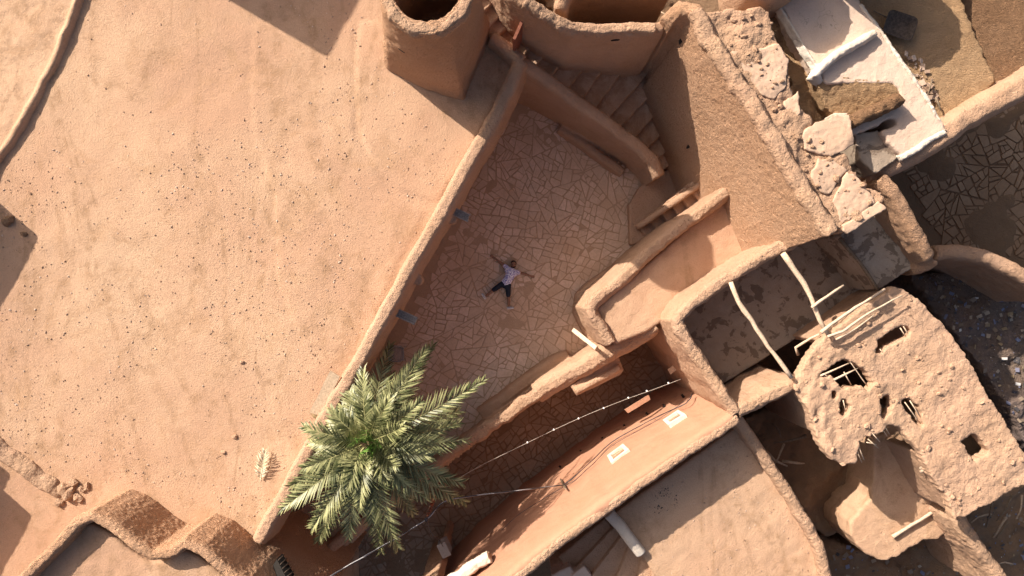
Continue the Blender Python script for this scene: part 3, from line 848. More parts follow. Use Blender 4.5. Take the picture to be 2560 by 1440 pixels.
# ------------------------------------------------------------------ crazy paving
def clip(poly, p, n):
    """keep the side of a convex polygon where (q - p).n <= 0"""
    out = []
    for i in range(len(poly)):
        a, b = poly[i], poly[(i + 1) % len(poly)]
        da = (a - p).dot(n); db = (b - p).dot(n)
        if da <= 0: out.append(a)
        if da * db < 0: out.append(a + (b - a) * (da / (da - db)))
    return out

def area(poly):
    return abs(sum(poly[i].x * poly[(i + 1) % len(poly)].y - poly[(i + 1) % len(poly)].x * poly[i].y for i in range(len(poly)))) / 2

def split(poly, target, ang, rng, jit):
    A = area(poly)
    if A < target * rng.choice([.5, .8, 1.2, 2.0]) or len(poly) < 3: return [poly]
    c = sum(poly, Vector((0, 0))) / len(poly)
    u = Vector((math.cos(ang), math.sin(ang))); v = Vector((-u.y, u.x))
    eu = max(q.dot(u) for q in poly) - min(q.dot(u) for q in poly); ev = max(q.dot(v) for q in poly) - min(q.dot(v) for q in poly)
    base = ang if eu > ev else ang + math.pi / 2
    if rng.random() < .12: base += math.pi / 4
    a = base + rng.gauss(0, jit)
    n = Vector((math.cos(a), math.sin(a)))
    ext = max(eu, ev)
    p = c + n * rng.uniform(-.14, .14) * ext
    p1, p2 = clip(poly, p, n), clip(poly, p, -n)
    if len(p1) < 3 or len(p2) < 3: return [poly]
    return split(p1, target, ang, rng, jit) + split(p2, target, ang, rng, jit)

def paving_cells(region, seed_gap, target, ang, jit, seed):
    rng = random.Random(seed)
    xs = [p[0] for p in region]; ys = [p[1] for p in region]
    x0, x1, y0, y1 = min(xs) - 1, max(xs) + 1, min(ys) - 1, max(ys) + 1
    seeds = []
    nx = int((x1 - x0) / seed_gap); ny = int((y1 - y0) / seed_gap)
    for i in range(nx + 1):
        for j in range(ny + 1):
            seeds.append(Vector((x0 + (i + rng.random()) * seed_gap, y0 + (j + rng.random()) * seed_gap)))
    cells = []
    for s_ in seeds:
        near = sorted((q for q in seeds if q is not s_), key=lambda q: (q - s_).length)[:16]
        poly = [s_ + Vector(d) * seed_gap * 2.2 for d in ((-1, -1), (1, -1), (1, 1), (-1, 1))]
        for q in near:
            poly = clip(poly, (q + s_) / 2, q - s_)
            if len(poly) < 3: break
        if len(poly) >= 3:
            cells += split(poly, target, ang + rng.gauss(0, .12), rng, jit)
    reg = np.array([(p[0], p[1]) for p in region])
    out = []
    for c in cells:
        m = sum(c, Vector((0, 0))) / len(c)
        if area(c) > .004 and inpoly(np.array([m.x]), np.array([m.y]), reg)[0]: out.append(c)
    return out

def stone_verts(poly, gap, z, th, rng):
    c = sum(poly, Vector((0, 0))) / len(poly)
    if sum(poly[i].x * poly[(i + 1) % len(poly)].y - poly[(i + 1) % len(poly)].x * poly[i].y for i in range(len(poly))) < 0: poly = poly[::-1]
    # inset
    q = poly
    for i in range(len(poly)):
        a, b = poly[i], poly[(i + 1) % len(poly)]
        e = (b - a)
        if e.length < 1e-5: continue
        n = Vector((e.y, -e.x)).normalized()
        q = clip(q, a - n * gap * rng.choice((.4, .6, .8, 1.0, 1.3, 2.0)), n)
        if len(q) < 3: return None
    # knock the corners off
    out = []
    L = len(q)
    for i in range(L):
        a, b, d = q[i - 1], q[i], q[(i + 1) % L]
        r1 = min(.03, (a - b).length * .2); r2 = min(.03, (d - b).length * .2)
        out.append(b + (a - b).normalized() * r1 if (a - b).length > 1e-6 else b)
        out.append(b + (d - b).normalized() * r2 if (d - b).length > 1e-6 else b)
    tilt = (rng.gauss(0, .012), rng.gauss(0, .012)); dz = rng.gauss(0, .004)
    top = [(p.x, p.y, z + dz + tilt[0] * (p.x - c.x) + tilt[1] * (p.y - c.y)) for p in out]
    ins = [(p[0] + (c.x - p[0]) * .03, p[1] + (c.y - p[1]) * .03, p[2] + .006) for p in top]
    bot = [(p[0], p[1], z - th) for p in top]
    n = len(out)
    f = [tuple(range(n))]
    f += [(i, n + i, n + (i + 1) % n, (i + 1) % n) for i in range(n)]
    f += [(n + i, 2 * n + i, 2 * n + (i + 1) % n, n + (i + 1) % n) for i in range(n)]
    return ins + top + bot, f

def pave(parent, region, z, mat, seed_gap, target, ang, jit, seed, gap=.014, most=300, vis=None):
    rng = random.Random(seed + 1)
    st = []
    for c in paving_cells(region, seed_gap, target, ang, jit, seed):
        r = stone_verts(c, gap, z, .05, rng)
        if r: st.append((area(c), r))
    st.sort(key=lambda t: -t[0])
    for a, (v, f) in st[:most]:
        link("paving_stone", mesh_from("paving_stone", v, f), parent, mat)
    V, F = [], []
    for a, (v, f) in st[most:]:
        o = len(V); V += v; F += [tuple(i + o for i in q) for q in f]
    if V:
        tag(link("small_paving_stones", mesh_from("small_paving_stones", V, F), parent, mat), kind="stuff")
    return len(st)

court_px = [(1255, 245), (1280, 225), (1420, 300), (1592, 440), (1580, 620), (1460, 735), (1475, 800), (1500, 870), (1400, 915), (1200, 1060), (1000, 1210), (800, 1390), (740, 1370), (880, 1090), (985, 880), (1130, 600)]
court = [P(*p, 0) for p in court_px]
s = Solid()
big = [P(*p, 0) for p in ((1290, 180), (1420, 270), (1640, 440), (1640, 620), (1500, 740), (1520, 880), (1400, 950), (1200, 1100), (1000, 1250), (760, 1460), (690, 1400), (830, 1090), (940, 880), (1090, 580), (1200, 370))]
def zf_court(x, y):
    d = fbm(x, y, 2.6, 91, 4)
    return -.014 + .03 * np.clip((d - .68) / .16, 0, 1) + .016 * fbm(x, y, .4, 95)
s.grid(big, zf_court, -2.65, cell=.09, warp=0)
court_o = s.finish("courtyard_pavement", None, M['joint'], 0, ())
court_o.data.polygons.foreach_set("use_smooth", [True] * len(court_o.data.polygons))
tag(court_o, kind="structure")
n1 = pave(court_o, court, 0.0, M['stone'], 1.35, .10, math.radians(-27), .20, 5)

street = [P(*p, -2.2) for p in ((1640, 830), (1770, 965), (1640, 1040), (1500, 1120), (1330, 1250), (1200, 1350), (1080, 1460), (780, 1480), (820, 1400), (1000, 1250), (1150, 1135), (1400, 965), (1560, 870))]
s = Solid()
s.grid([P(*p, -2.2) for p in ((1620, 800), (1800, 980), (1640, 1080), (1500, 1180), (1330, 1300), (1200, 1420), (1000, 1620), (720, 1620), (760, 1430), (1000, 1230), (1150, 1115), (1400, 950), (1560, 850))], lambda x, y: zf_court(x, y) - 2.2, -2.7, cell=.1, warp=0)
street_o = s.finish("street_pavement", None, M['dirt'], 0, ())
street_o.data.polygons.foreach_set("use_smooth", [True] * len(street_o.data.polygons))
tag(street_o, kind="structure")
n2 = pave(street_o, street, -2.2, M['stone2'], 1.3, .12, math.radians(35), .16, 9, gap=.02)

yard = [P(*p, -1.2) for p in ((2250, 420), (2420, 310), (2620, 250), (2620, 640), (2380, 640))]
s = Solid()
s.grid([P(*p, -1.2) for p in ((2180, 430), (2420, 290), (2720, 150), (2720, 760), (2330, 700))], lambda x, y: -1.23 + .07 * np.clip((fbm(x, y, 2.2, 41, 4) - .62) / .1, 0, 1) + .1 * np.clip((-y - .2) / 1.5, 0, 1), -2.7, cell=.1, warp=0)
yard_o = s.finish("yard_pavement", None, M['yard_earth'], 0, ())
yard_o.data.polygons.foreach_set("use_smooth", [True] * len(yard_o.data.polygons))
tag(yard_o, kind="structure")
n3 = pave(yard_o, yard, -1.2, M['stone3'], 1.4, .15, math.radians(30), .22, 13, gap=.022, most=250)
print("stones", n1, n2, n3)

# ------------------------------------------------------------------ pebbles and rubble
def rock(c, r, rng, flat=.7):
    phi = (1 + 5 ** .5) / 2
    base = [(-1, phi, 0), (1, phi, 0), (-1, -phi, 0), (1, -phi, 0), (0, -1, phi), (0, 1, phi), (0, -1, -phi), (0, 1, -phi), (phi, 0, -1), (phi, 0, 1), (-phi, 0, -1), (-phi, 0, 1)]
    fc = [(0, 11, 5), (0, 5, 1), (0, 1, 7), (0, 7, 10), (0, 10, 11), (1, 5, 9), (5, 11, 4), (11, 10, 2), (10, 7, 6), (7, 1, 8), (3, 9, 4), (3, 4, 2), (3, 2, 6), (3, 6, 8), (3, 8, 9), (4, 9, 5), (2, 4, 11), (6, 2, 10), (8, 6, 7), (9, 8, 1)]
    a = rng.uniform(0, 6.28); sx = rng.uniform(.7, 1.3)
    v = []
    for b in base:
        k = r / 1.9 * rng.uniform(.75, 1.25)
        x, y, z = b[0] * k * sx, b[1] * k / sx, b[2] * k * flat
        v.append((c[0] + x * math.cos(a) - y * math.sin(a), c[1] + x * math.sin(a) + y * math.cos(a), c[2] + z))
    return v, fc

def octa(c, r, rng):
    v = []
    a = rng.uniform(0, 6.28); e = rng.uniform(.6, 1.6)
    for b in ((1, 0, 0), (0, 1, 0), (-1, 0, 0), (0, -1, 0), (0, 0, 1), (0, 0, -1)):
        k = r * rng.uniform(.7, 1.2)
        x, y = b[0] * k * e, b[1] * k
        v.append((c[0] + x * math.cos(a) - y * math.sin(a), c[1] + x * math.sin(a) + y * math.cos(a), c[2] + b[2] * k * .7))
    return v, [(0, 1, 4), (1, 2, 4), (2, 3, 4), (3, 0, 4), (1, 0, 5), (2, 1, 5), (3, 2, 5), (0, 3, 5)]

def scatter(name, parent, region, trees, n, r0, r1, mat, seed, dens=None, big=False, bias=2.5):
    rng = random.Random(seed)
    reg = [(p[0], p[1]) for p in region]
    xs = [p[0] for p in reg]; ys = [p[1] for p in reg]
    V, F = [], []
    k = tries = 0
    while k < n and tries < n * 12:
        tries += 1
        x, y = rng.uniform(min(xs), max(xs)), rng.uniform(min(ys), max(ys))
        if not inpoly(np.array([x]), np.array([y]), reg)[0]: continue
        if dens and rng.random() > dens(x, y): continue
        z = None
        for t in trees:
            h = drop(t, x, y)
            if h is not None and (z is None or h > z): z = h
        if z is None: continue
        r = r0 + (r1 - r0) * rng.random() ** bias
        v, f = (rock if big else octa)((x, y, z + r * .25), r, rng)
        o = len(V); V += v; F += [tuple(i + o for i in q) for q in f]; k += 1
    return tag(link(name, mesh_from(name, V, F), parent, mat), kind="stuff")

t_main = bvh(roof_main)
reg_main = [P(*p, 3.4) for p in ((0, 400), (200, 0), (920, 0), (950, 200), (1150, 380), (640, 1340), (530, 1270), (300, 1220), (0, 1130))]
dm = lambda x, y: .06 + .94 * float(np.clip((fbm(np.array([x]), np.array([y]), 3.2, 61, 5, .65)[0] - .46) / .12, 0, 1))
scatter("roof_pebbles", b_main, reg_main, [t_main], 9000, .006, .036, M['pebble'], 1, dm, bias=7)
t_ruin = bvh(ruin)
scatter("roof_clods", b_r, [P(*p, 5) for p in out], [t_ruin], 420, .010, .085, M['ruin'], 2, big=True, bias=7)
t_grub = bvh(g_rub)
scatter("rubble_clods", b_g, poly_g if 'poly_g' in globals() else [P(*p, 6.5) for p in ((1760, 30), (1930, 40), (1975, 200), (2000, 300), (2110, 400), (2200, 510), (2100, 570), (2000, 430), (1880, 240))], [t_grub] + [bvh(o) for o in slabs], 240, .010, .10, M['crumb'], 3, big=True, bias=6)

# single stones that can be picked out on the big roof
def single(name, label, cat, px, py, r, mat, tree=None, z=None, group=None, flat=.7, seed=0):
    if z is None:
        q = P(px, py, 3.4); z = drop(tree, q.x, q.y) or 3.4
    q = P(px, py, z)
    v, f = rock((q.x, q.y, z + r * .4 * flat), r, random.Random(seed), flat)
    bm = bmesh.new()
    vs = [bm.verts.new(p) for p in v]
    for t in f: bm.faces.new([vs[i] for i in t])
    bmesh.ops.subdivide_edges(bm, edges=bm.edges, cuts=1, use_grid_fill=True, smooth=.5)
    for w in bm.verts:
        w.co += Vector((noise.noise(w.co * 9), noise.noise(w.co * 9 + Vector((5, 1, 2))), noise.noise(w.co * 9 + Vector((1, 7, 3))))) * r * .22
    me = bpy.data.meshes.new(name); bm.to_mesh(me); bm.free()
    return tag(link(name, me, None, M[mat]), label, cat, group)
single("rough_stone", "fist-shaped grey stone lying in the shadow at the left edge of the roof", "stone", 22, 553, .19, 'dirt', t_main, seed=1)
single("rough_stone", "smaller chipped stone just right of the big one in the left shadow", "stone", 62, 584, .10, 'dirt', t_main, seed=2)
for i, (x, y, r, lab) in enumerate(((160, 1222, .20, "flat mud chunk broken off the end of the kerb"), (185, 1206, .16, "mud chunk lying above the heap at the broken kerb"), (175, 1235, .22, "largest mud chunk of the heap at the broken kerb"), (205, 1222, .12, "round clod right of the heap at the broken kerb"), (218, 1215, .11, "rightmost clod by the broken kerb"), (196, 1244, .15, "low clod at the foot of the broken kerb heap"), (150, 1255, .15, "clod leaning on the tip of the broken kerb"))):
    single("mud_clod", lab, "clod", x, y, r, 'crumb', t_main, group="clods by the broken kerb", seed=20 + i)
for i, (x, y, r, lab) in enumerate(((558, 1130, .07, "small pale stone alone on the lower part of the big roof"), (588, 1092, .08, "rounded pale stone above the lone one on the big roof"), (76, 483, .06, "pale pebble above the left shadow on the big roof"), (605, 905, .07, "dark pebble near the middle of the big roof"))):
    single("loose_stone", lab, "stone", x, y, r, 'roof', t_main, group="loose stones on the big roof", seed=40 + i)

# ------------------------------------------------------------------ tubes, boards
def tube(name, pts, r0, r1=None, parent=None, mat=None, n=6, step=.15, wob=0.0, seed=0):
    rng = random.Random(seed)
    r1 = r0 if r1 is None else r1
    W = [Vector(p) for p in catmull([tuple(p) for p in pts], step)]
    V, F = [], []
    for i, c in enumerate(W):
        t = (W[min(len(W) - 1, i + 1)] - W[max(0, i - 1)]).normalized()
        u = t.orthogonal() if abs(t.z) > .9 else Vector((0, 0, 1)).cross(t)
        u.normalize(); w = t.cross(u)
        r = r0 + (r1 - r0) * i / max(1, len(W) - 1)
        if wob: c = c + Vector((rng.uniform(-wob, wob), rng.uniform(-wob, wob), rng.uniform(-wob, wob))); r *= rng.uniform(.85, 1.15)
        for k in range(n):
            a = 2 * math.pi * k / n
            V.append(c + (u * math.cos(a) + w * math.sin(a)) * r)
    for i in range(len(W) - 1):
        for k in range(n):
            F.append((i * n + k, i * n + (k + 1) % n, (i + 1) * n + (k + 1) % n, (i + 1) * n + k))
    F.append(tuple(range(n))[::-1]); F.append(tuple((len(W) - 1) * n + k for k in range(n)))
    return link(name, mesh_from(name, V, F, True), parent, mat)

def board(name, a, b, w, th, parent=None, mat=None, seed=0, up=Vector((0, 0, 1))):
    """a plank from a to b, chipped at its ends"""
    rng = random.Random(seed)
    d = (b - a).normalized(); s_ = up.cross(d).normalized(); u = d.cross(s_)
    n = 6
    V, F = [], []
    for i in range(n + 1):
        c = a.lerp(b, i / n); ww = w * rng.uniform(.92, 1.06)
        e = [rng.uniform(-.04, .04) if i in (0, n) else 0 for _ in range(2)]
        V += [c + s_ * ww / 2 + d * e[0] + u * th / 2, c - s_ * ww / 2 + d * e[1] + u * th / 2, c - s_ * ww / 2 + d * e[1] - u * th / 2, c + s_ * ww / 2 + d * e[0] - u * th / 2]
    for i in range(n):
        for k in range(4):
            F.append((i * 4 + k, i * 4 + (k + 1) % 4, i * 4 + 4 + (k + 1) % 4, i * 4 + 4 + k))
    F += [(3, 2, 1, 0), tuple(n * 4 + k for k in range(4))]
    return link(name, mesh_from(name, V, F), parent, mat)

def spout(a, b, label, seed):
    """hollow wooden rain spout: a floor and two cheeks"""
    t = thing("wooden_rain_spout", label, "spout", b, "rain spouts on the parapet")
    d = (b - a).normalized(); s_ = Vector((0, 0, 1)).cross(d).normalized()
    board("spout_floor", a, b, .20, .03, t, M['grey_wood'], seed)
    for k in (-1, 1):
        board("spout_cheek", a + s_ * k * .105 + Vector((0, 0, .05)), b + s_ * k * .105 + Vector((0, 0, .05)), .03, .13, t, M['grey_wood'], seed + k)
spout(P(1112, 518, 3.3), P(1172, 546, 3.2), "grey wooden rain spout sticking out of the parapet above the person", 1)
spout(P(980, 775, 3.3), P(1040, 802, 3.2), "grey wooden rain spout sticking out of the parapet above the palm", 2)
z0 = 3.52
pl = board("old_plank", P(838, 934, z0 + .42), P(788, 1034, z0 + .12), .34, .06, None, M['wood'], 3)
tag(pl, "weathered wide plank leaning on the parapet above the palm", "plank")
tag(board("short_board", P(1542, 695, 3.0), P(1572, 660, 3.0), .16, .05, None, M['wood'], 4), "short pale board on the courtyard side of the terrace parapet", "board")
tag(board("pale_board", P(1432, 824, 1.6), P(1490, 870, 2.6), .13, .07, None, M['pale_wood'], 5), "long pale board leaning from the courtyard on the corner of the low wall", "board")
tag(board("pale_board", P(1672, 930, .9), P(1692, 915, .9), .20, .04, None, M['pale_wood'], 6), "pale board under the cross wall at the end of the street", "board")
tag(board("lit_board", P(1566, 1028, 1.0), P(1625, 992, 1.0), .17, .05, None, M['orange'], 7), "orange board standing in the light over the street", "board")

# poles over the stained roof and the ruin
def pole(pts, r0, r1, label, mat='pale_wood', cat="pole", name="wooden_pole", group="poles over the stained roof", seed=0):
    o = tube(name, [P(*p) for p in pts], r0, r1, None, M[mat], 7, .25, .012, seed)
    return tag(o, label, cat, group)
pole([(1958, 634, 5.25), (1985, 672, 5.2), (2008, 705, 5.2), (2028, 745, 5.2), (2050, 800, 5.2), (2072, 838, 5.2)], .085, .065, "long bleached pole from the terrace parapet to the ruin, right one of two", seed=1)
pole([(1826, 706, 5.1), (1846, 755, 5.1), (1878, 800, 5.1), (1920, 865, 5.1), (1978, 944, 5.1)], .075, .055, "long bleached pole crossing the stained roof, left one of two", seed=2)
pole([(2100, 596, 4.38), (2150, 658, 4.38), (2195, 724, 4.38)], .06, .05, "dark timber lying across the grey roof near its corner", 'dark_wood', seed=3)
pole([(2030, 768, 5.35), (2068, 740, 5.3), (2108, 714, 5.25)], .045, .03, "short curved branch lying over the right long pole", seed=4)
pole([(2052, 832, 5.4), (2100, 795, 5.42), (2160, 755, 5.4), (2212, 722, 5.35)], .05, .03, "straight pole along the edge of the ruined roof", seed=5)
pole([(2068, 842, 5.35), (2110, 828, 5.35), (2160, 790, 5.35), (2256, 738, 5.3)], .035, .022, "thin pole lying below the straight one on the ruined roof", seed=6)
pole([(2090, 848, 5.3), (2140, 822, 5.3), (2185, 788, 5.3)], .03, .02, "thin crooked stick nearest the ruin's holes", seed=7)
pole([(1996, 888, 4.2), (1990, 868, 4.3), (2010, 856, 4.4), (2050, 835, 4.8)], .05, .03, "bent branch under the pole ends at the ruin's left corner", seed=8)
pole([(2232, 1342, 2.88), (2300, 1300, 2.9), (2350, 1268, 2.93), (2400, 1240, 3.1)], .06, .035, "crooked branch lying on the sunlit lower roof of the ruin", seed=9)
# reeds in the holes of the ruined roof
rr = random.Random(4)
reeds = [((2050, 940), (2130, 905)), ((2085, 950), (2145, 920)), ((2120, 898), (2170, 968)), ((2110, 930), (2128, 962)), ((2200, 872), (2212, 888)), ((2250, 820), (2268, 848)), ((2258, 816), (2276, 842)), ((2262, 1005), (2300, 1058)), ((2275, 1002), (2306, 1050)), ((2108, 1000), (2116, 1034)), ((2195, 1060), (2218, 1090)), ((2205, 1055), (2224, 1086)), ((2145, 1110), (2160, 1150)), ((2140, 1118), (2154, 1156)), ((2180, 1082), (2200, 1105)), ((2042, 948), (2052, 958)), ((2052, 942), (2062, 952)), ((2062, 936), (2072, 947)), ((2170, 1098), (2196, 1120)), ((2166, 1106), (2192, 1112))]
for i, (a, b) in enumerate(reeds):
    tube("ceiling_reed", [P(a[0], a[1], 4.98), P((a[0] + b[0]) / 2, (a[1] + b[1]) / 2, 4.95), P(b[0], b[1], 4.85)], .035 if i in (0, 1) else .016, .014, b_r, M['pale_wood'], 5, .2, .006, i)
# the rafters of broken ends
for i, (a, b) in enumerate((((2300, 1172), (2322, 1160)), ((2302, 1180), (2326, 1166)))):
    tube("rafter_end", [P(*a, 4.4), P(*b, 4.6)], .05, .05, b_r, M['pale_wood'], 6, .2, .006, i)

# branches in the dark pits
def branches(n, region, z, seed, where, group):
    rng = random.Random(seed)
    k = 0
    reg = [(p[0], p[1]) for p in region]
    xs = [p[0] for p in reg]; ys = [p[1] for p in reg]
    ords = ["first", "second", "third", "fourth", "fifth", "sixth", "seventh", "eighth", "ninth", "tenth", "eleventh", "twelfth"]
    items = []
    while len(items) < n:
        x, y = rng.uniform(min(xs), max(xs)), rng.uniform(min(ys), max(ys))
        if inpoly(np.array([x]), np.array([y]), reg)[0]: items.append((x, y))
    items.sort()
    for i, (x, y) in enumerate(items):
        a = rng.uniform(0, math.pi); L = rng.uniform(40, 85)
        dx, dy = math.cos(a) * L / 2, math.sin(a) * L / 2
        zz = z + rng.uniform(0, .5)
        o = tube("dry_branch", [P(x - dx, y - dy, zz), P(x + rng.uniform(-8, 8), y + rng.uniform(-8, 8), zz + .15), P(x + dx, y + dy, zz + rng.uniform(-.2, .3))], rng.uniform(.03, .06), .02, None, M['dark_wood'] if i % 2 else M['wood'], 6, .2, .015, seed + i)
        tag(o, f"dry branch {where}, {ords[i]} from the left", "branch", group)
branches(9, [(1450, 0), (1650, 0), (1640, 50), (1480, 50)], 2.2, 5, "in the dark room behind the curved wall", "branches behind the curved wall")
branches(5, [(1880, 1060), (1960, 1040), (2010, 1140), (1960, 1180)], 1.6, 6, "in the dark pit left of the ruin", "branches in the pit")
branches(7, [(2440, 1290), (2550, 1260), (2550, 1420), (2500, 1420)], 1.2, 7, "in the dark pit at the lower right corner", "branches in the corner pit")
s = Solid()
s.grid([P(*p, 2.8) for p in ((1330, -80), (1420, 30), (1500, 60), (1650, 50), (1720, -20), (1720, -120), (1330, -120))], zf_rubble(1.6, .2, 33, .6), -2.7, cell=.1, warp=.05)
s.finish("room_floor", b_f, M['dirt'], .06, ((.2, .06),))
s = Solid()
s.wall([(1400, 20, 5.6), (1440, -60, 5.8), (1560, -75, 5.9), (1700, -70, 6.0)], .4, -2.7, .05)
s.finish("added_room_wall", b_f, M['wall'], .08, ((.4, .06),))  # unseen wall added to keep the room floor in shade

# ------------------------------------------------------------------ rubbish yards
def rubbish_mat():
    m, nt, bs = newmat("mixed_rubbish")
    g = nt.nodes.new("ShaderNodeNewGeometry")
    r = nt.nodes.new("ShaderNodeValToRGB"); r.color_ramp.interpolation = 'CONSTANT'
    cols = [(0, (.22, .16, .11)), (.30, (.07, .06, .06)), (.52, (.34, .27, .20)), (.70, (.17, .165, .22)), (.82, (.30, .21, .11)), (.90, (.16, .18, .27)), (.965, (.62, .58, .54))]
    e = r.color_ramp.elements
    while len(e) < len(cols): e.new(.5)
    for k, (p, c) in enumerate(cols): e[k].position = p; e[k].color = (*c, 1)
    nt.links.new(g.outputs["Random Per Island"], r.inputs[0]); nt.links.new(r.outputs[0], bs.inputs["Base Color"])
    bs.inputs["Roughness"].default_value = .6
    return m
M['rubbish'] = rubbish_mat()
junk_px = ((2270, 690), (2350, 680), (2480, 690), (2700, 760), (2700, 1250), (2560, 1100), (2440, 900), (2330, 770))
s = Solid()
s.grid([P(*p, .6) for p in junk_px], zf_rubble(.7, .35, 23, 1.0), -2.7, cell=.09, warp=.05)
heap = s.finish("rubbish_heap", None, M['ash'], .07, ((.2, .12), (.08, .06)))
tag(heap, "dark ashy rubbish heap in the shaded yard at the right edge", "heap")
def flakes(name, parent, region, tree, n, r0, r1, seed, mat, zoff=.03):
    rng = random.Random(seed)
    reg = [(p[0], p[1]) for p in region]
    xs = [p[0] for p in reg]; ys = [p[1] for p in reg]
    V, F = [], []
    k = 0; tries = 0
    while k < n and tries < 20 * n:
        tries += 1
        x, y = rng.uniform(min(xs), max(xs)), rng.uniform(min(ys), max(ys))
        if not inpoly(np.array([x]), np.array([y]), reg)[0]: continue
        z = drop(tree, x, y)
        if z is None: continue
        r = r0 + (r1 - r0) * rng.random() ** 3
        rot = Matrix.Rotation(rng.uniform(0, 6.28), 3, 'Z') @ Matrix.Rotation(rng.uniform(-.6, .6), 3, 'X') @ Matrix.Rotation(rng.uniform(-.6, .6), 3, 'Y')
        e = rng.uniform(.4, 1)
        o = len(V)
        for dz in (.006, -.006):
            for q in ((-1, -e), (1, -e * rng.uniform(.6, 1)), (rng.uniform(.6, 1), e), (-1, e * rng.uniform(.6, 1))):
                V.append(Vector((x, y, z + zoff + r * .3)) + rot @ Vector((q[0] * r, q[1] * r, dz)))
        F += [(o, o + 1, o + 2, o + 3), (o + 7, o + 6, o + 5, o + 4)] + [(o + i, o + 4 + i, o + 4 + (i + 1) % 4, o + (i + 1) % 4) for i in range(4)]
        k += 1
    return tag(link(name, mesh_from(name, V, F), parent, mat), kind="stuff")
flakes("rubbish_scatter", heap, [P(*p, .7) for p in junk_px], bvh(heap), 800, .012, .10, 3, M['rubbish'])
s = Solid()
s.grid([P(*p, .6) for p in ((2330, 1330), (2420, 1290), (2600, 1190), (2700, 1250), (2700, 1560), (2000, 1560), (2050, 1340), (2150, 1380))], zf_rubble(.3, .4, 27, 1.0), -2.7, cell=.1, warp=.05)
heap2 = s.finish("earth_heap", None, M['dirt'], .08, ((.2, .12), (.08, .06)))
tag(heap2, "dark earth and debris filling the shaded pit along the lower right edge", "heap")
flakes("debris_scatter", heap2, [P(*p, .5) for p in ((2060, 1350), (2420, 1300), (2600, 1200), (2600, 1450), (2080, 1450))], bvh(heap2), 220, .015, .10, 5, M['rubbish'])
# debris beside the lime roof
t_u = [o for o in b_u.children if o.name.startswith("roof_deck")][0]
flakes("debris_scatter", b_u, [P(*p, 5.5) for p in ((2262, 135), (2300, 150), (2330, 200), (2345, 260), (2310, 250), (2270, 170))], bvh(t_u), 90, .02, .11, 6, M['pebble'])

# ------------------------------------------------------------------ date palm
def leaf_mat(name, a, b):
    m, nt, bs = newmat(name)
    g = nt.nodes.new("ShaderNodeNewGeometry")
    col = mix(nt, g.outputs["Random Per Island"], a, b)
    nt.links.new(col, bs.inputs["Base Color"])
    bs.inputs["Roughness"].default_value = .45; bs.inputs["Specular IOR Level"].default_value = .35
    tr = nt.nodes.new("ShaderNodeBsdfTranslucent"); nt.links.new(col, tr.inputs[0])
    ms = nt.nodes.new("ShaderNodeMixShader"); ms.inputs[0].default_value = .06
    nt.links.new(bs.outputs[0], ms.inputs[1]); nt.links.new(tr.outputs[0], ms.inputs[2])
    nt.links.new(ms.outputs[0], nt.nodes["Material Output"].inputs[0])
    return m
M['leaf'] = leaf_mat("palm_leaf", (.055, .068, .02), (.38, .365, .165))  # random tones also put sunlit highlights and shaded gaps into the leaf colour
M['young'] = leaf_mat("young_palm_leaf", (.07, .16, .025), (.17, .28, .06))
M['brownleaf'] = leaf_mat("dead_palm_leaf", (.16, .11, .055), (.34, .25, .13))
M['dryleaf'] = leaf_mat("dry_palm_leaf", (.66, .56, .36), (.82, .74, .54))
M['rachis'] = plain("palm_rachis", (.30, .28, .12), .6, var=.3)
M['trunk'] = mud("palm_trunk", (.22, .15, .09), (.27, .19, .12), (.17, .11, .06), grain=.05, lump=.1)

def frond_mesh(a, b, arch, seed, leaf=.46, pairs=64, width=.020, twist=0.0, start=.14):
    """returns (rachis, leaflets) as vertex and face lists"""
    rng = random.Random(seed)
    L = (b - a).length
    c = a.lerp(b, .48) + Vector((0, 0, arch))
    def at(t): return a * (1 - t) ** 2 + c * 2 * t * (1 - t) + b * t * t
    def tan(t): return ((c - a) * (1 - t) + (b - c) * t).normalized()
    V, F = [], []
    n = 14
    for i in range(n + 1):
        t = i / n; p = at(t); d = tan(t)
        s_ = d.cross(Vector((0, 0, 1))).normalized(); u = s_.cross(d)
        r = .022 * (1 - t) + .005
        for k in range(4):
            g = math.pi / 2 * k
            V.append(p + (s_ * math.cos(g) + u * math.sin(g)) * r)
    for i in range(n):
        for k in range(4):
            F.append((i * 4 + k, i * 4 + (k + 1) % 4, i * 4 + 4 + (k + 1) % 4, i * 4 + 4 + k))
    V2, F2 = [], []
    for i in range(pairs):
        t = start + (1 - start) * (i + rng.random() * .6) / pairs
        t = min(t, .995)
        p = at(t); d = tan(t)
        s0 = d.cross(Vector((0, 0, 1))).normalized(); u = s0.cross(d)
        tw = twist * t
        s_ = s0 * math.cos(tw) + u * math.sin(tw); uu = u * math.cos(tw) - s0 * math.sin(tw)
        prof = (.55 + .45 * math.sin(min(1, (t - start) / (1 - start) * 1.9) * math.pi / 2)) * (1 - .55 * max(0, (t - .55) / .45))
        for sd in (-1, 1):
            ll = leaf * prof * rng.uniform(.82, 1.12)
            ang = math.radians(62 - 34 * t + rng.gauss(0, 5))
            vup = rng.gauss(.34, .14)
            dirn = (d * math.cos(ang) + s_ * sd * math.sin(ang) + uu * vup).normalized()
            end = (dirn + Vector((0, 0, -1)) * rng.uniform(.05, .35)).normalized()
            q0 = p; q1 = p + dirn * ll * .5; q2 = q1 + end * ll * .5
            side = dirn.cross(uu).normalized() * width * .5
            fold = uu * width * .25
            o = len(V2)
            V2 += [q0 - side * .5, q0 + side * .5, q1 + side + fold, q1 - side + fold, q2]
            F2 += [(o, o + 1, o + 2, o + 3), (o + 3, o + 2, o + 4)]
    return V, F, V2, F2

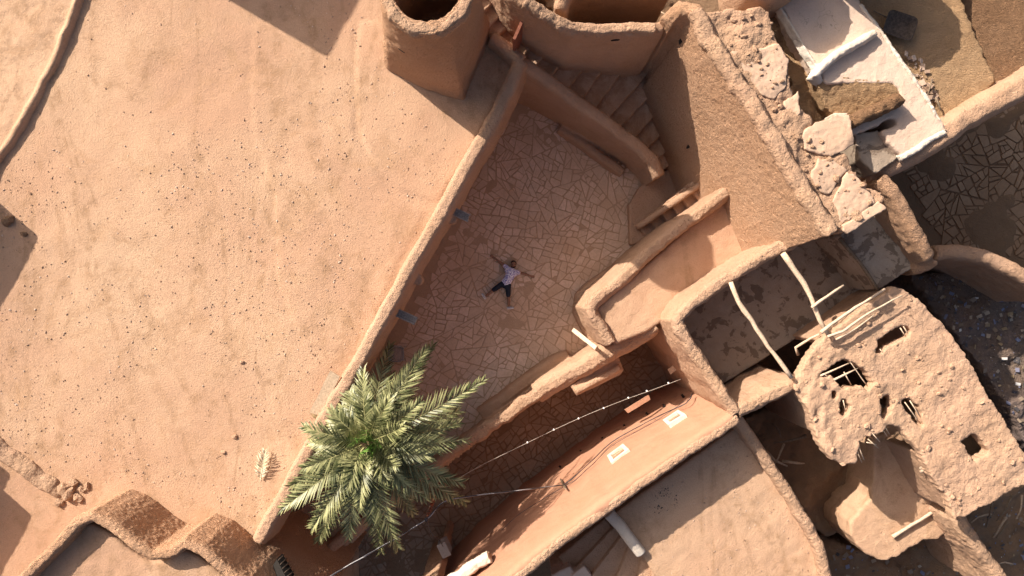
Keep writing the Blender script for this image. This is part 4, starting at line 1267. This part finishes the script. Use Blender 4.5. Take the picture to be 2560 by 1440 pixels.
palm_c = P(922, 1106, 4.55)
palm = thing("date_palm", "bushy date palm with olive green fronds growing at the corner of the courtyard", "palm", (palm_c.x, palm_c.y, 0))
s = Solid()
for k in range(14):
    z0 = -.2 + k * .34
    r = .30 + .03 * (k % 2)
    s.prism([(palm_c.x + (r + .05 * math.sin(3 * a + k)) * math.cos(a), palm_c.y + (r + .05 * math.sin(3 * a + k)) * math.sin(a), z0 + .40) for a in np.linspace(0, 2 * math.pi, 13)[:-1]], z0, -.08)
s.finish("trunk", palm, M['trunk'], .05, ((.2, .06),))
Z2 = lambda x, y, z: P(600 + x / 2.4, 840 + y / 2.4, z)
fr = [(740, 205, 4.5, .55), (1112, 80, 3.7, .9), (1460, 270, 3.4, .9), (1315, 520, 3.5, .6), (1365, 620, 4.1, .9), (1335, 880, 3.7, .8), (1355, 995, 3.0, .8), (1125, 985, 3.8, .7), (950, 1275, 3.7, 1.0), (795, 1118, 4.1, .8), (650, 1212, 3.8, .9), (435, 1155, 4.2, .9), (470, 1228, 3.0, .6), (255, 1035, 4.45, .8), (388, 545, 4.8, .5), (380, 790, 4.8, .5), (900, 50, 2.2, .8), (1160, 50, 1.8, .9), (545, 440, 4.8, .5), (850, 1295, 2.4, .7), (1310, 450, 2.5, .7), (1060, 800, 3.4, .5),
      (890, 390, 5.3, .45), (1080, 400, 5.0, .5), (980, 545, 5.6, .4), (940, 778, 5.5, .4), (585, 615, 5.3, .4), (1145, 722, 4.9, .5), (1000, 895, 4.8, .5), (640, 905, 5.0, .4), (820, 480, 5.3, .3), (560, 870, 4.8, .5), (300, 900, 4.0, .6), (1040, 1060, 3.0, .6), (720, 1010, 4.8, .5), (640, 260, 3.6, .5), (1000, 200, 3.0, .7), (880, 860, 5.2, .4), (1210, 620, 3.6, .6), (1180, 960, 3.0, .6), (560, 1020, 3.2, .6),
      (760, 560, 5.9, .3), (840, 640, 5.9, .25), (720, 700, 5.8, .3), (800, 720, 5.8, .3), (690, 610, 5.6, .3)]
_r = random.Random(8)
fr = [(770 + 480 * _r.uniform(.7, 1.05) * math.cos(a), 660 + 460 * _r.uniform(.7, 1.05) * math.sin(a), _r.uniform(2.2, 3.4), _r.uniform(.5, .9)) for a in np.linspace(0, 6.0, 14)] + [(770 + 400 * _r.uniform(.6, .95) * math.cos(a), 655 + 390 * _r.uniform(.6, .95) * math.sin(a), _r.uniform(3.9, 4.7), _r.uniform(.6, .9)) for a in np.linspace(.2, 6.2, 13)] + fr
for i, (x, y, z, arch) in enumerate(fr):
    tip = Z2(x, y, z)
    young = i >= len(fr) - 5
    a0 = palm_c + Vector(((tip - palm_c).x, (tip - palm_c).y, 0)).normalized() * .12
    dark = z < 3.3
    L = (tip - palm_c).length
    v, f, v2, f2 = frond_mesh(a0, tip, arch, i, .40 + .07 * min(L, 3.2), int(14 + 9 * L), .046, random.uniform(-.5, .5))
    fo = link("frond", mesh_from("frond", v, f, True), palm, M['rachis'])
    link("leaflets", mesh_from("leaflets", v2, f2), fo, M['young'] if young else M['brownleaf'] if i in (1, 5, 8, 11) else M['leaf'])
# a dry frond tip left on the roof
dl = thing("dry_palm_frond", "bleached dry palm leaf lying on the big roof left of the palm", "leaf", P(650, 1165, 3.46))
v, f, v2, f2 = frond_mesh(P(652, 1198, 3.48), P(662, 1128, 3.52), .03, 77, .34, 26, .035, 0, .05)
fo = link("rachis", mesh_from("rachis", v, f, True), dl, M['dryleaf'])
link("leaflets", mesh_from("leaflets", v2, f2), dl, M['dryleaf'])

# ------------------------------------------------------------------ the person lying in the courtyard
def skin_mat(name, col):
    m, nt, bs = newmat(name)
    bs.inputs["Base Color"].default_value = (*col, 1); bs.inputs["Roughness"].default_value = .55
    bs.inputs["Subsurface Weight"].default_value = .08
    return m
M['skin'] = skin_mat("brown_skin", (.27, .135, .08))
M['hair'] = plain("black_hair", (.012, .010, .009), .6, var=.3, scale=60)
M['denim'] = plain("dark_denim", (.018, .024, .04), .8, var=.35, scale=40)
M['sole'] = plain("white_sole", (.75, .73, .70), .6, var=.05)
M['shoe'] = plain("pale_grey_canvas", (.48, .46, .47), .7, var=.15, scale=40)
def shirt_mat():
    m, nt, bs = newmat("violet_patterned_cotton")
    g = nt.nodes.new("ShaderNodeNewGeometry")
    n = noise_node(nt, g.outputs["Position"], 26, 3, .6, 1.5)
    f = maprange(nt, n, .47, .53)
    nt.links.new(mix(nt, f, (.19, .16, .46), (.92, .90, .94)), bs.inputs["Base Color"])
    bs.inputs["Roughness"].default_value = .85
    return m
M['shirt'] = shirt_mat()
M['lip'] = skin_mat("lips", (.20, .07, .055)); M['eye'] = plain("dark_eye", (.02, .015, .012), .3, var=.1)

def Q(x, y, z): return P(1180 + x / 7.2, 600 + y / 7.2, z)
class Body(Solid):
    def cap(self, p0, p1, r0, r1, flat=1.0, n=12, m=5):
        """tapered capsule, squashed in z by flat"""
        d = p1 - p0
        t = d.normalized() if d.length > 1e-6 else Vector((1, 0, 0))
        u = Vector((0, 0, 1)).cross(t)
        u = u.normalized() if u.length > 1e-3 else Vector((1, 0, 0))
        w = t.cross(u)
        rings = []
        for k in range(m):
            a = math.pi / 2 * (1 - k / m)
            rings.append((p0 - t * r0 * math.sin(a), max(r0 * math.cos(a), 1e-4)))
        rings.append((p0, r0)); rings.append((p1, r1))
        for k in range(1, m + 1):
            a = math.pi / 2 * k / m
            rings.append((p1 + t * r1 * math.sin(a), max(r1 * math.cos(a), 1e-4)))
        R = []
        for c, r in rings:
            R.append([self.bm.verts.new(c + u * r * math.cos(2 * math.pi * i / n) + w * r * flat * math.sin(2 * math.pi * i / n)) for i in range(n)])
        for a, b in zip(R, R[1:]):
            for i in range(n): self.bm.faces.new((a[i], a[(i + 1) % n], b[(i + 1) % n], b[i]))
        self.bm.faces.new(R[0][::-1]); self.bm.faces.new(R[-1])
        return self
g0 = .02      # top of the paving
person = thing("person", "person in a violet and white patterned shirt and dark shorts lying spread-eagled on the paving", "person", Q(640, 720, g0))
B = Body()
neck = Q(735, 510, .10); chest = Q(705, 590, .115); waist = Q(655, 700, .11); hip = Q(605, 790, .11)
lsh, rsh = Q(618, 488, .10), Q(815, 580, .10)
B.cap(Q(655, 545, .11), Q(765, 595, .11), .115, .115, .85)
B.cap(chest, waist, .17, .14, .66); B.cap(waist, hip, .14, .155, .7)
B.cap(neck, Q(744, 470, .12), .055, .058)
head = Q(746, 440, .125)
B.cap(Q(742, 472, .125), Q(749, 420, .13), .066, .088, 1.05)
arms = ((lsh, Q(505, 402, .075), Q(412, 326, .06), Q(372, 298, .055)), (rsh, Q(930, 604, .075), Q(1040, 640, .06), Q(1078, 652, .055)))
for sh, el, wr, pm in arms:
    B.cap(sh, el, .054, .042); B.cap(el, wr, .042, .029)
    B.cap(wr, pm, .030, .036, .5)
    d = (pm - wr).normalized(); s_ = Vector((0, 0, 1)).cross(d)
    for k, (off, ln) in enumerate(((-.030, .058), (-.010, .070), (.010, .074), (.030, .066))):
        b0 = pm + s_ * off + d * .025
        b1 = b0 + d * ln * .55 + s_ * off * .35 + Vector((0, 0, .012)); b2 = b1 + d * ln * .5 + Vector((0, 0, -.014))
        B.cap(b0, b1, .0105, .0095, 1, 8, 3); B.cap(b1, b2, .0095, .008, 1, 8, 3)
    sd = -1 if sh is lsh else 1
    th0 = wr.lerp(pm, .5) - s_ * sd * .026
    th1 = th0 - s_ * sd * .03 + d * .03; th2 = th1 + d * .035 - s_ * sd * .006
    B.cap(th0, th1, .013, .012, 1, 8, 3); B.cap(th1, th2, .012, .009, 1, 8, 3)
lh, rh = Q(560, 785, .10), Q(650, 815, .10)
lk, rk = Q(385, 900, .09), Q(655, 1005, .09)
la, ra = Q(262, 1000, .06), Q(660, 1178, .06)
B.cap(lh, lk, .088, .060); B.cap(lk, la, .058, .038); B.cap(rh, rk, .088, .060); B.cap(rk, ra, .058, .038)
# nose and ears
B.cap(Q(744, 448, .215), Q(742, 462, .222), .010, .016, 1, 8, 3)
B.cap(Q(697, 440, .13), Q(697, 455, .13), .012, .010, 1, 8, 3); B.cap(Q(793, 440, .13), Q(791, 455, .13), .012, .010, 1, 8, 3)
body = B.finish("body", person, M['skin'], .0085, (), 3)
B = Body()
B.cap(Q(655, 545, .11), Q(765, 595, .11), .13, .13, .88)
B.cap(chest, waist, .185, .158, .68); B.cap(waist, Q(612, 772, .11), .158, .178, .68)
B.cap(lsh, Q(590, 466, .09), .078, .072); B.cap(rsh, Q(842, 588, .09), .078, .072)
B.cap(lsh, Q(660, 540, .11), .085, .10); B.cap(rsh, Q(770, 590, .11), .085, .10)
B.finish("shirt", person, M['shirt'], .011, ((.08, .012),), 2)
B = Body()
B.cap(Q(585, 790, .11), Q(630, 812, .11), .15, .15, .72)
B.cap(lh, Q(392, 895, .09), .105, .080); B.cap(rh, Q(655, 995, .09), .105, .080)
B.finish("shorts", person, M['denim'], .011, ((.08, .010),), 2)
B = Body()
B.cap(Q(746, 412, .115), Q(752, 424, .10), .092, .095, 1.05); B.cap(Q(735, 402, .15), Q(765, 404, .15), .05, .05)
B.finish("hair", person, M['hair'], .009, ((.03, .008),), 1)
B = Body()
B.cap(Q(735, 492, .165), Q(750, 492, .165), .030, .030); B.cap(Q(712, 470, .15), Q(720, 488, .15), .022, .026); B.cap(Q(778, 470, .15), Q(768, 488, .15), .022, .026)
B.finish("beard", person, M['hair'], .007, (), 1)
for heel, toe in ((Q(244, 1050, .07), Q(188, 972, .10)), (Q(645, 1222, .07), Q(742, 1218, .10))):
    B = Body()
    B.cap(heel, heel.lerp(toe, .5), .040, .046, .95); B.cap(heel.lerp(toe, .5), toe, .046, .034, .8)
    sh = B.finish("shoe", person, M['shoe'], .008, (), 1)
    side = Vector((0, 0, 1)).cross((toe - heel).normalized())
    if side.dot(hip - heel) > 0: side = -side
    B = Body()
    B.cap(heel + side * .032, toe + side * .028, .024, .020, 1.6)
    link_o = B.finish("sole", sh, M['sole'], .007, (), 1)
for x in (727, 765):
    B = Body(); B.cap(Q(x, 436, .208), Q(x + 3, 436, .208), .010, .010, 1, 8, 3)
    B.finish("eye", person, M['eye'], 0, ())
B = Body(); B.cap(Q(730, 474, .196), Q(756, 474, .196), .008, .008, 1, 8, 3)
B.finish("mouth", person, M['lip'], 0, ())

# ------------------------------------------------------------------ cables, lamps and street bits
sl = thing("string_of_bulbs", "pale cord with small white bulbs strung above the shaded street", "lights", P(1700, 945, 2.0))
sp = [(1702, 948, 2.4), (1630, 975, 2.2), (1560, 1000, 2.1), (1470, 1036, 2.05), (1380, 1077, 2.05), (1300, 1116, 2.1), (1200, 1165, 2.2), (1140, 1200, 2.3)]
tube("cord", [P(*p) for p in sp], .006, .006, sl, M['wirew'], 5, .3)
for x, y in ((1319, 1107), (1385, 1075), (1447, 1047), (1510, 1021), (1572, 995), (1618, 978), (1672, 958)):
    q = P(x, y, 2.12)
    B = Body(); B.cap(q, q + Vector((.0, 0, -.07)), .022, .032, 1, 10, 4)
    B.finish("bulb", sl, M['bulb'], 0, ())
pc = thing("power_cable", "twisted black power cable running along the orange wall and over the street", "cable", P(1410, 1212, 3))
pw = [(on_face(1730, 985, .38)), on_face(1715, 1008, .38), on_face(1647, 1040, .38), on_face(1585, 1073, .38), on_face(1527, 1107, .38), on_face(1479, 1152, .38), on_face(1431, 1196, .38), on_face(1410, 1212, .38)]
st = [P(1410, 1212, pw[-1].z), P(1300, 1226, 3.2), P(1180, 1240, 3.3), P(1110, 1255, 3.4), P(1066, 1298, 3.5), P(1000, 1340, 3.5), P(930, 1380, 3.6), P(840, 1432, 3.7), P(780, 1470, 3.8)]
for k in range(2):
    tube("strand", [p + Vector((.012 * k, .015 * k, .02 * k)) for p in pw], .014, .014, pc, M['wire'], 5, .25, .006, k)
def twisted(pts, r, parent, mats, turns=9):
    W = [Vector(p) for p in catmull([tuple(p) for p in pts], .06)]
    for k in range(2):
        tw = []
        for i, c in enumerate(W):
            a = i * .35 + k * math.pi
            tw.append(c + Vector((math.cos(a) * r, math.sin(a) * r * .6, math.sin(a) * r)))
        tube("strand", tw, r, r, parent, mats[k], 5, 1.0)
twisted(st, .016, pc, (M['wire'], M['plastic']))
tube("strand", [on_face(1730, 990, .36), on_face(1650, 1046, .36), on_face(1590, 1080, .36), on_face(1530, 1114, .36), on_face(1482, 1160, .36), on_face(1436, 1202, .36), on_face(1412, 1216, .36), on_face(1370, 1240, .36), on_face(1300, 1284, .36), on_face(1255, 1325, .36)], .008, .008, pc, M['wire'], 5, .3)
board("cable_bracket", on_face(1402, 1198, .30), on_face(1414, 1222, .40), .05, .04, pc, M['dark_wood'], 3)
sp = thing("service_pipe", "rusty red iron pipe carrying the power cable between palm and street", "pipe", P(1066, 1298, -.6))
base = P(1066, 1298, 3.55); 
tube("pipe", [Vector((base.x + .05, base.y + .05, -.6)), base + Vector((0, 0, -1.5)), base], .055, .05, sp, M['copper'], 10, .4)
for k in range(9):
    z = 3.5 - k * .13
    tube("wire_wrap", [Vector((base.x, base.y, z)), Vector((base.x, base.y, z - .03))], .064, .064, sp, M['copper'] if k % 2 else M['metal'], 10, 1)
tube("pipe_cap", [base, base + Vector((0, 0, .05))], .06, .058, sp, M['wire'], 10, 1)
mb = thing("meter_box", "grey electricity meter box standing in the street below the palm", "box", P(1112, 1378, -.6))
c = P(1110, 1375, .5); u = Vector((.9, .43, 0)).normalized() * .15; w = Vector((-.43, .9, 0)) * .24
s = Solid(); s.prism([c - u - w, c + u - w, c + u + w, c - u + w], -.1)
s.finish("box_body", mb, M['plastic'], .02, ())
s = Solid(); s.prism([c - u * .6 - w * .6, c + u * .6 - w * .6, c + u * .6 + w * .6, c - u * .6 + w * .6], -2.5)
s.finish("plinth", mb, M['wall'], .05, ())
s = Solid(); s.prism([c + u * i * 1.08 + w * j * 1.05 + Vector((0, 0, .05)) for i, j in ((-1, -1), (1, -1), (1, 1), (-1, 1))], .48)
s.finish("lid", mb, M['plastic'], .02, ())
tube("cable", [P(1066, 1300, 3.3), P(1080, 1335, 2.6), P(1098, 1350, 1.6), P(1108, 1366, .6)], .014, .014, mb, M['wire'], 5, .2, .01)
ww = thing("whitewashed_wall_end", "whitewashed stub of wall at the bottom edge beside the orange house", "wall", P(1185, 1420, -.6))
s = Solid()
s.wall([(1226, 1396, 3.2), (1195, 1414, 3.2), (1150, 1444, 3.2), (1090, 1484, 3.2)], .22, 2.75, .0, .02)
s.wall([(1090, 1490, 3.2), (1040, 1530, 3.2)], .3, -2.7, .0, .02)
s.finish("wall_body", ww, M['wall'], .05, ((.3, .05), (.1, .03)))
coping(ww, [(1224, 1396, 3.25), (1195, 1414, 3.25), (1150, 1444, 3.25), (1090, 1484, 3.25)], .36, .03, .035, 'white_coping', 'bwhite')
# wicker chair under the palm tip
ch = thing("wicker_chair", "grey wicker chair half hidden under the palm beside the parapet wall", "chair", P(988, 885, 0))
c = P(990, 886, .45)
def ring(cx, cy, z, rx, ry, r, name, parent, mat):
    pts = [Vector((cx + rx * math.copysign(abs(math.cos(a)) ** .6, math.cos(a)), cy + ry * math.copysign(abs(math.sin(a)) ** .6, math.sin(a)), z)) for a in np.linspace(0, 2 * math.pi, 25)]
    return tube(name, pts, r, r, parent, mat, 6, 1)
ring(c.x, c.y, .46, .26, .24, .02, "seat_rim", ch, M['plastic'])
for k in range(-5, 6):
    x = c.x + k * .045
    h = .235 * (1 - (abs(k) / 6) ** 4) ** .5
    board("seat_slat", Vector((x, c.y - h, .455)), Vector((x, c.y + h, .455)), .03, .012, ch, M['plastic'], k)
for sx, sy in ((-1, -1), (1, -1), (1, 1), (-1, 1)):
    tube("leg", [Vector((c.x + sx * .22, c.y + sy * .2, .45)), Vector((c.x + sx * .25, c.y + sy * .23, .0))], .02, .018, ch, M['plastic'], 6, 1)
tube("backrest_rim", [Vector((c.x - .26, c.y + .20, .46)), Vector((c.x - .24, c.y + .30, .85)), Vector((c.x, c.y + .33, .95)), Vector((c.x + .24, c.y + .30, .85)), Vector((c.x + .26, c.y + .20, .46))], .02, .02, ch, M['plastic'], 6, .1)
for k in range(-4, 5):
    tube("backrest_cane", [Vector((c.x + k * .05, c.y + .22, .47)), Vector((c.x + k * .05, c.y + .31, .88))], .008, .008, ch, M['plastic'], 4, 1)
# barred window low on the shaded wall, bottom left
wg = thing("barred_window", "small dark barred window in the shaded wall at the bottom left", "window", P(706, 1415, 1.2))
wa, wb = P(600, 1450, 5.4), P(462, 1360, 5.4)
wd = (wa - wb).normalized(); wnm = Vector((-wd.y, wd.x, 0)); 
if wnm.x < 0: wnm = -wnm
def on_c(px, py, o=.34): return ray_plane(px, py, wa + wnm * o, wnm)
q = [on_c(692, 1398), on_c(706, 1384), on_c(736, 1436), on_c(718, 1450)]
link("opening_shade", mesh_from("opening_shade", q + [p - wnm * .3 for p in q], [(0, 1, 2, 3), (0, 4, 5, 1), (1, 5, 6, 2), (2, 6, 7, 3), (3, 7, 4, 0)]), wg, M['black'])  # black front sheet paints the shade behind the bars
for k in range(5):
    t = (k + .5) / 5
    tube("bar", [q[0].lerp(q[3], t) + wnm * .03, q[1].lerp(q[2], t) + wnm * .03], .018, .018, wg, M['metal'], 5, 1)
# wheelbarrow tray lying on the ochre roof
wbt = thing("wheelbarrow_tray", "dark rusty wheelbarrow tray lying on the ochre roof at the top right", "wheelbarrow", P(2241, 70, 5.55))
c = P(2241, 70, 5.55)
d = Vector((.95, -.32, 0)); e = Vector((.32, .95, 0))
def trayring(sx, sy, z, r=.35):
    o = []
    for a in np.linspace(0, 2 * math.pi, 21)[:-1]:
        ca_, sa_ = math.cos(a), math.sin(a)
        o.append(c + d * sx * math.copysign(abs(ca_) ** r, ca_) + e * sy * math.copysign(abs(sa_) ** r, sa_) + Vector((0, 0, z)))
    return o
R = [trayring(.28, .21, .02), trayring(.40, .32, .2), trayring(.42, .34, .21), trayring(.40, .32, .17), trayring(.27, .2, .05)]
V = [p for r_ in R for p in r_]; n = 20; F = []
for k in range(4):
    F += [(k * n + i, k * n + (i + 1) % n, k * n + n + (i + 1) % n, k * n + n + i) for i in range(n)]
F += [tuple(range(n))[::-1], tuple(4 * n + i for i in range(n))]
link("tray", mesh_from("tray", V, F, True), wbt, M['metal'])
for sy in (-1, 1):
    tube("handle", [c + e * sy * .16 - d * .3 + Vector((0, 0, .05)), c + e * sy * .2 - d * .75 + Vector((0, 0, .08))], .018, .018, wbt, M['dark_wood'], 6, 1)
# twigs on the debris by the lime roof
for i, (a, b, lab) in enumerate((((2330, 200), (2318, 240), "dark stick upright in the debris beside the lime roof"), ((2340, 245), (2352, 275), "broken stick at the foot of the thick wall"))):
    tag(tube("dry_stick", [P(*a, 5.7), P(*b, 5.75)], .03, .02, None, M['dark_wood'], 6, .2, .01, i), lab, "stick", "sticks beside the lime roof")
# small white flowers in the palm bed
for i, (x, y, lab) in enumerate(((797, 1368, "upper tuft of tiny pale flowers in the dark palm bed"), (792, 1400, "lower tuft of tiny pale flowers at the wall foot"))):
    fl = thing("pale_flower", lab, "flower", P(x, y, .05), "flowers in the palm bed")
    q = P(x, y, .3)
    tube("stem", [Vector((q.x, q.y, -.1)), q], .01, .008, fl, M['rachis'], 5, .2)
    for k in range(7):
        a = k * .9; r = .05 + .03 * (k % 2)
        p = q + Vector((math.cos(a) * r, math.sin(a) * r, .01 * k))
        link("petal", mesh_from("petal", [p + Vector((math.cos(a + o) * l, math.sin(a + o) * l, h)) for o, l, h in ((0, .05, .01), (1.2, .025, 0), (3.14, .02, -.005), (-1.2, .025, 0))], [(0, 1, 2, 3)]), fl, M['bulb'])

# black patches painting the shade inside wall openings and scars, found by looking along the ray of sight
def on_surface(tree, px, py):
    o = Vector((0, 0, CAM_H)); d = (P(px, py, 0) - o).normalized()
    h = tree.ray_cast(o, d)
    return (h[0], h[1]) if h[0] else (None, None)
def hole_shade(tree, parent, px, py, rx, ry, seed, name="wall_hole_shade"):
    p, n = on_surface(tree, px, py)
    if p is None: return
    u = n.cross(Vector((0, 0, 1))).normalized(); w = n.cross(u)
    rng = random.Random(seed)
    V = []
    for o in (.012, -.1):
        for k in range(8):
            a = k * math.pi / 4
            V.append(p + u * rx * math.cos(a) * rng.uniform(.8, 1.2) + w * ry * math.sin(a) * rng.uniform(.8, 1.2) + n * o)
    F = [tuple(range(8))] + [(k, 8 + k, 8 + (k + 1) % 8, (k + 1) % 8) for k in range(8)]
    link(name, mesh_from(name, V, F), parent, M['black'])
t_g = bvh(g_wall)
hole_shade(t_g, b_g, 1700, 104, .07, .13, 1); hole_shade(t_g, b_g, 1722, 366, .05, .16, 2)
t_f = bvh([o for o in b_f.children if o.name.startswith("wall_body")][0])
hole_shade(t_f, b_f, 1538, 100, .14, .05, 3)
t_tw = bvh([o for o in b_t.children if o.name.startswith("tower_wall")][0])
hole_shade(t_tw, b_t, 1003, 126, .10, .05, 4)
# soot and weeds on the shaded roof terrace
t_k = bvh([o for o in b_k.children if o.name.startswith("roof_terrace")][0])
M['soot'] = plain("soot", (.10, .08, .065), .9, var=.4)
scatter("soot_patch", b_k, [P(*p, 3.75) for p in ((1628, 1250), (1650, 1218), (1690, 1222), (1695, 1268), (1665, 1282), (1632, 1284))], [t_k], 90, .008, .024, M['soot'], 9, lambda x, y: float(fbm(np.array([x]), np.array([y]), .35, 5)[0] > .5), bias=2)
scatter("terrace_pebbles", b_k, [P(*p, 3.75) for p in ((1850, 1080), (1950, 1210), (2050, 1400), (2060, 1440), (1650, 1440), (1560, 1300))], [t_k], 500, .008, .032, M['pebble'], 10, bias=4)
t_low = bvh(low_roof)
scatter("lower_roof_pebbles", b_r, [P(*p, 2.75) for p in ((2170, 1270), (2330, 1200), (2400, 1290), (2240, 1385), (2150, 1350))], [t_low], 90, .01, .04, M['ruin'], 11, bias=4)
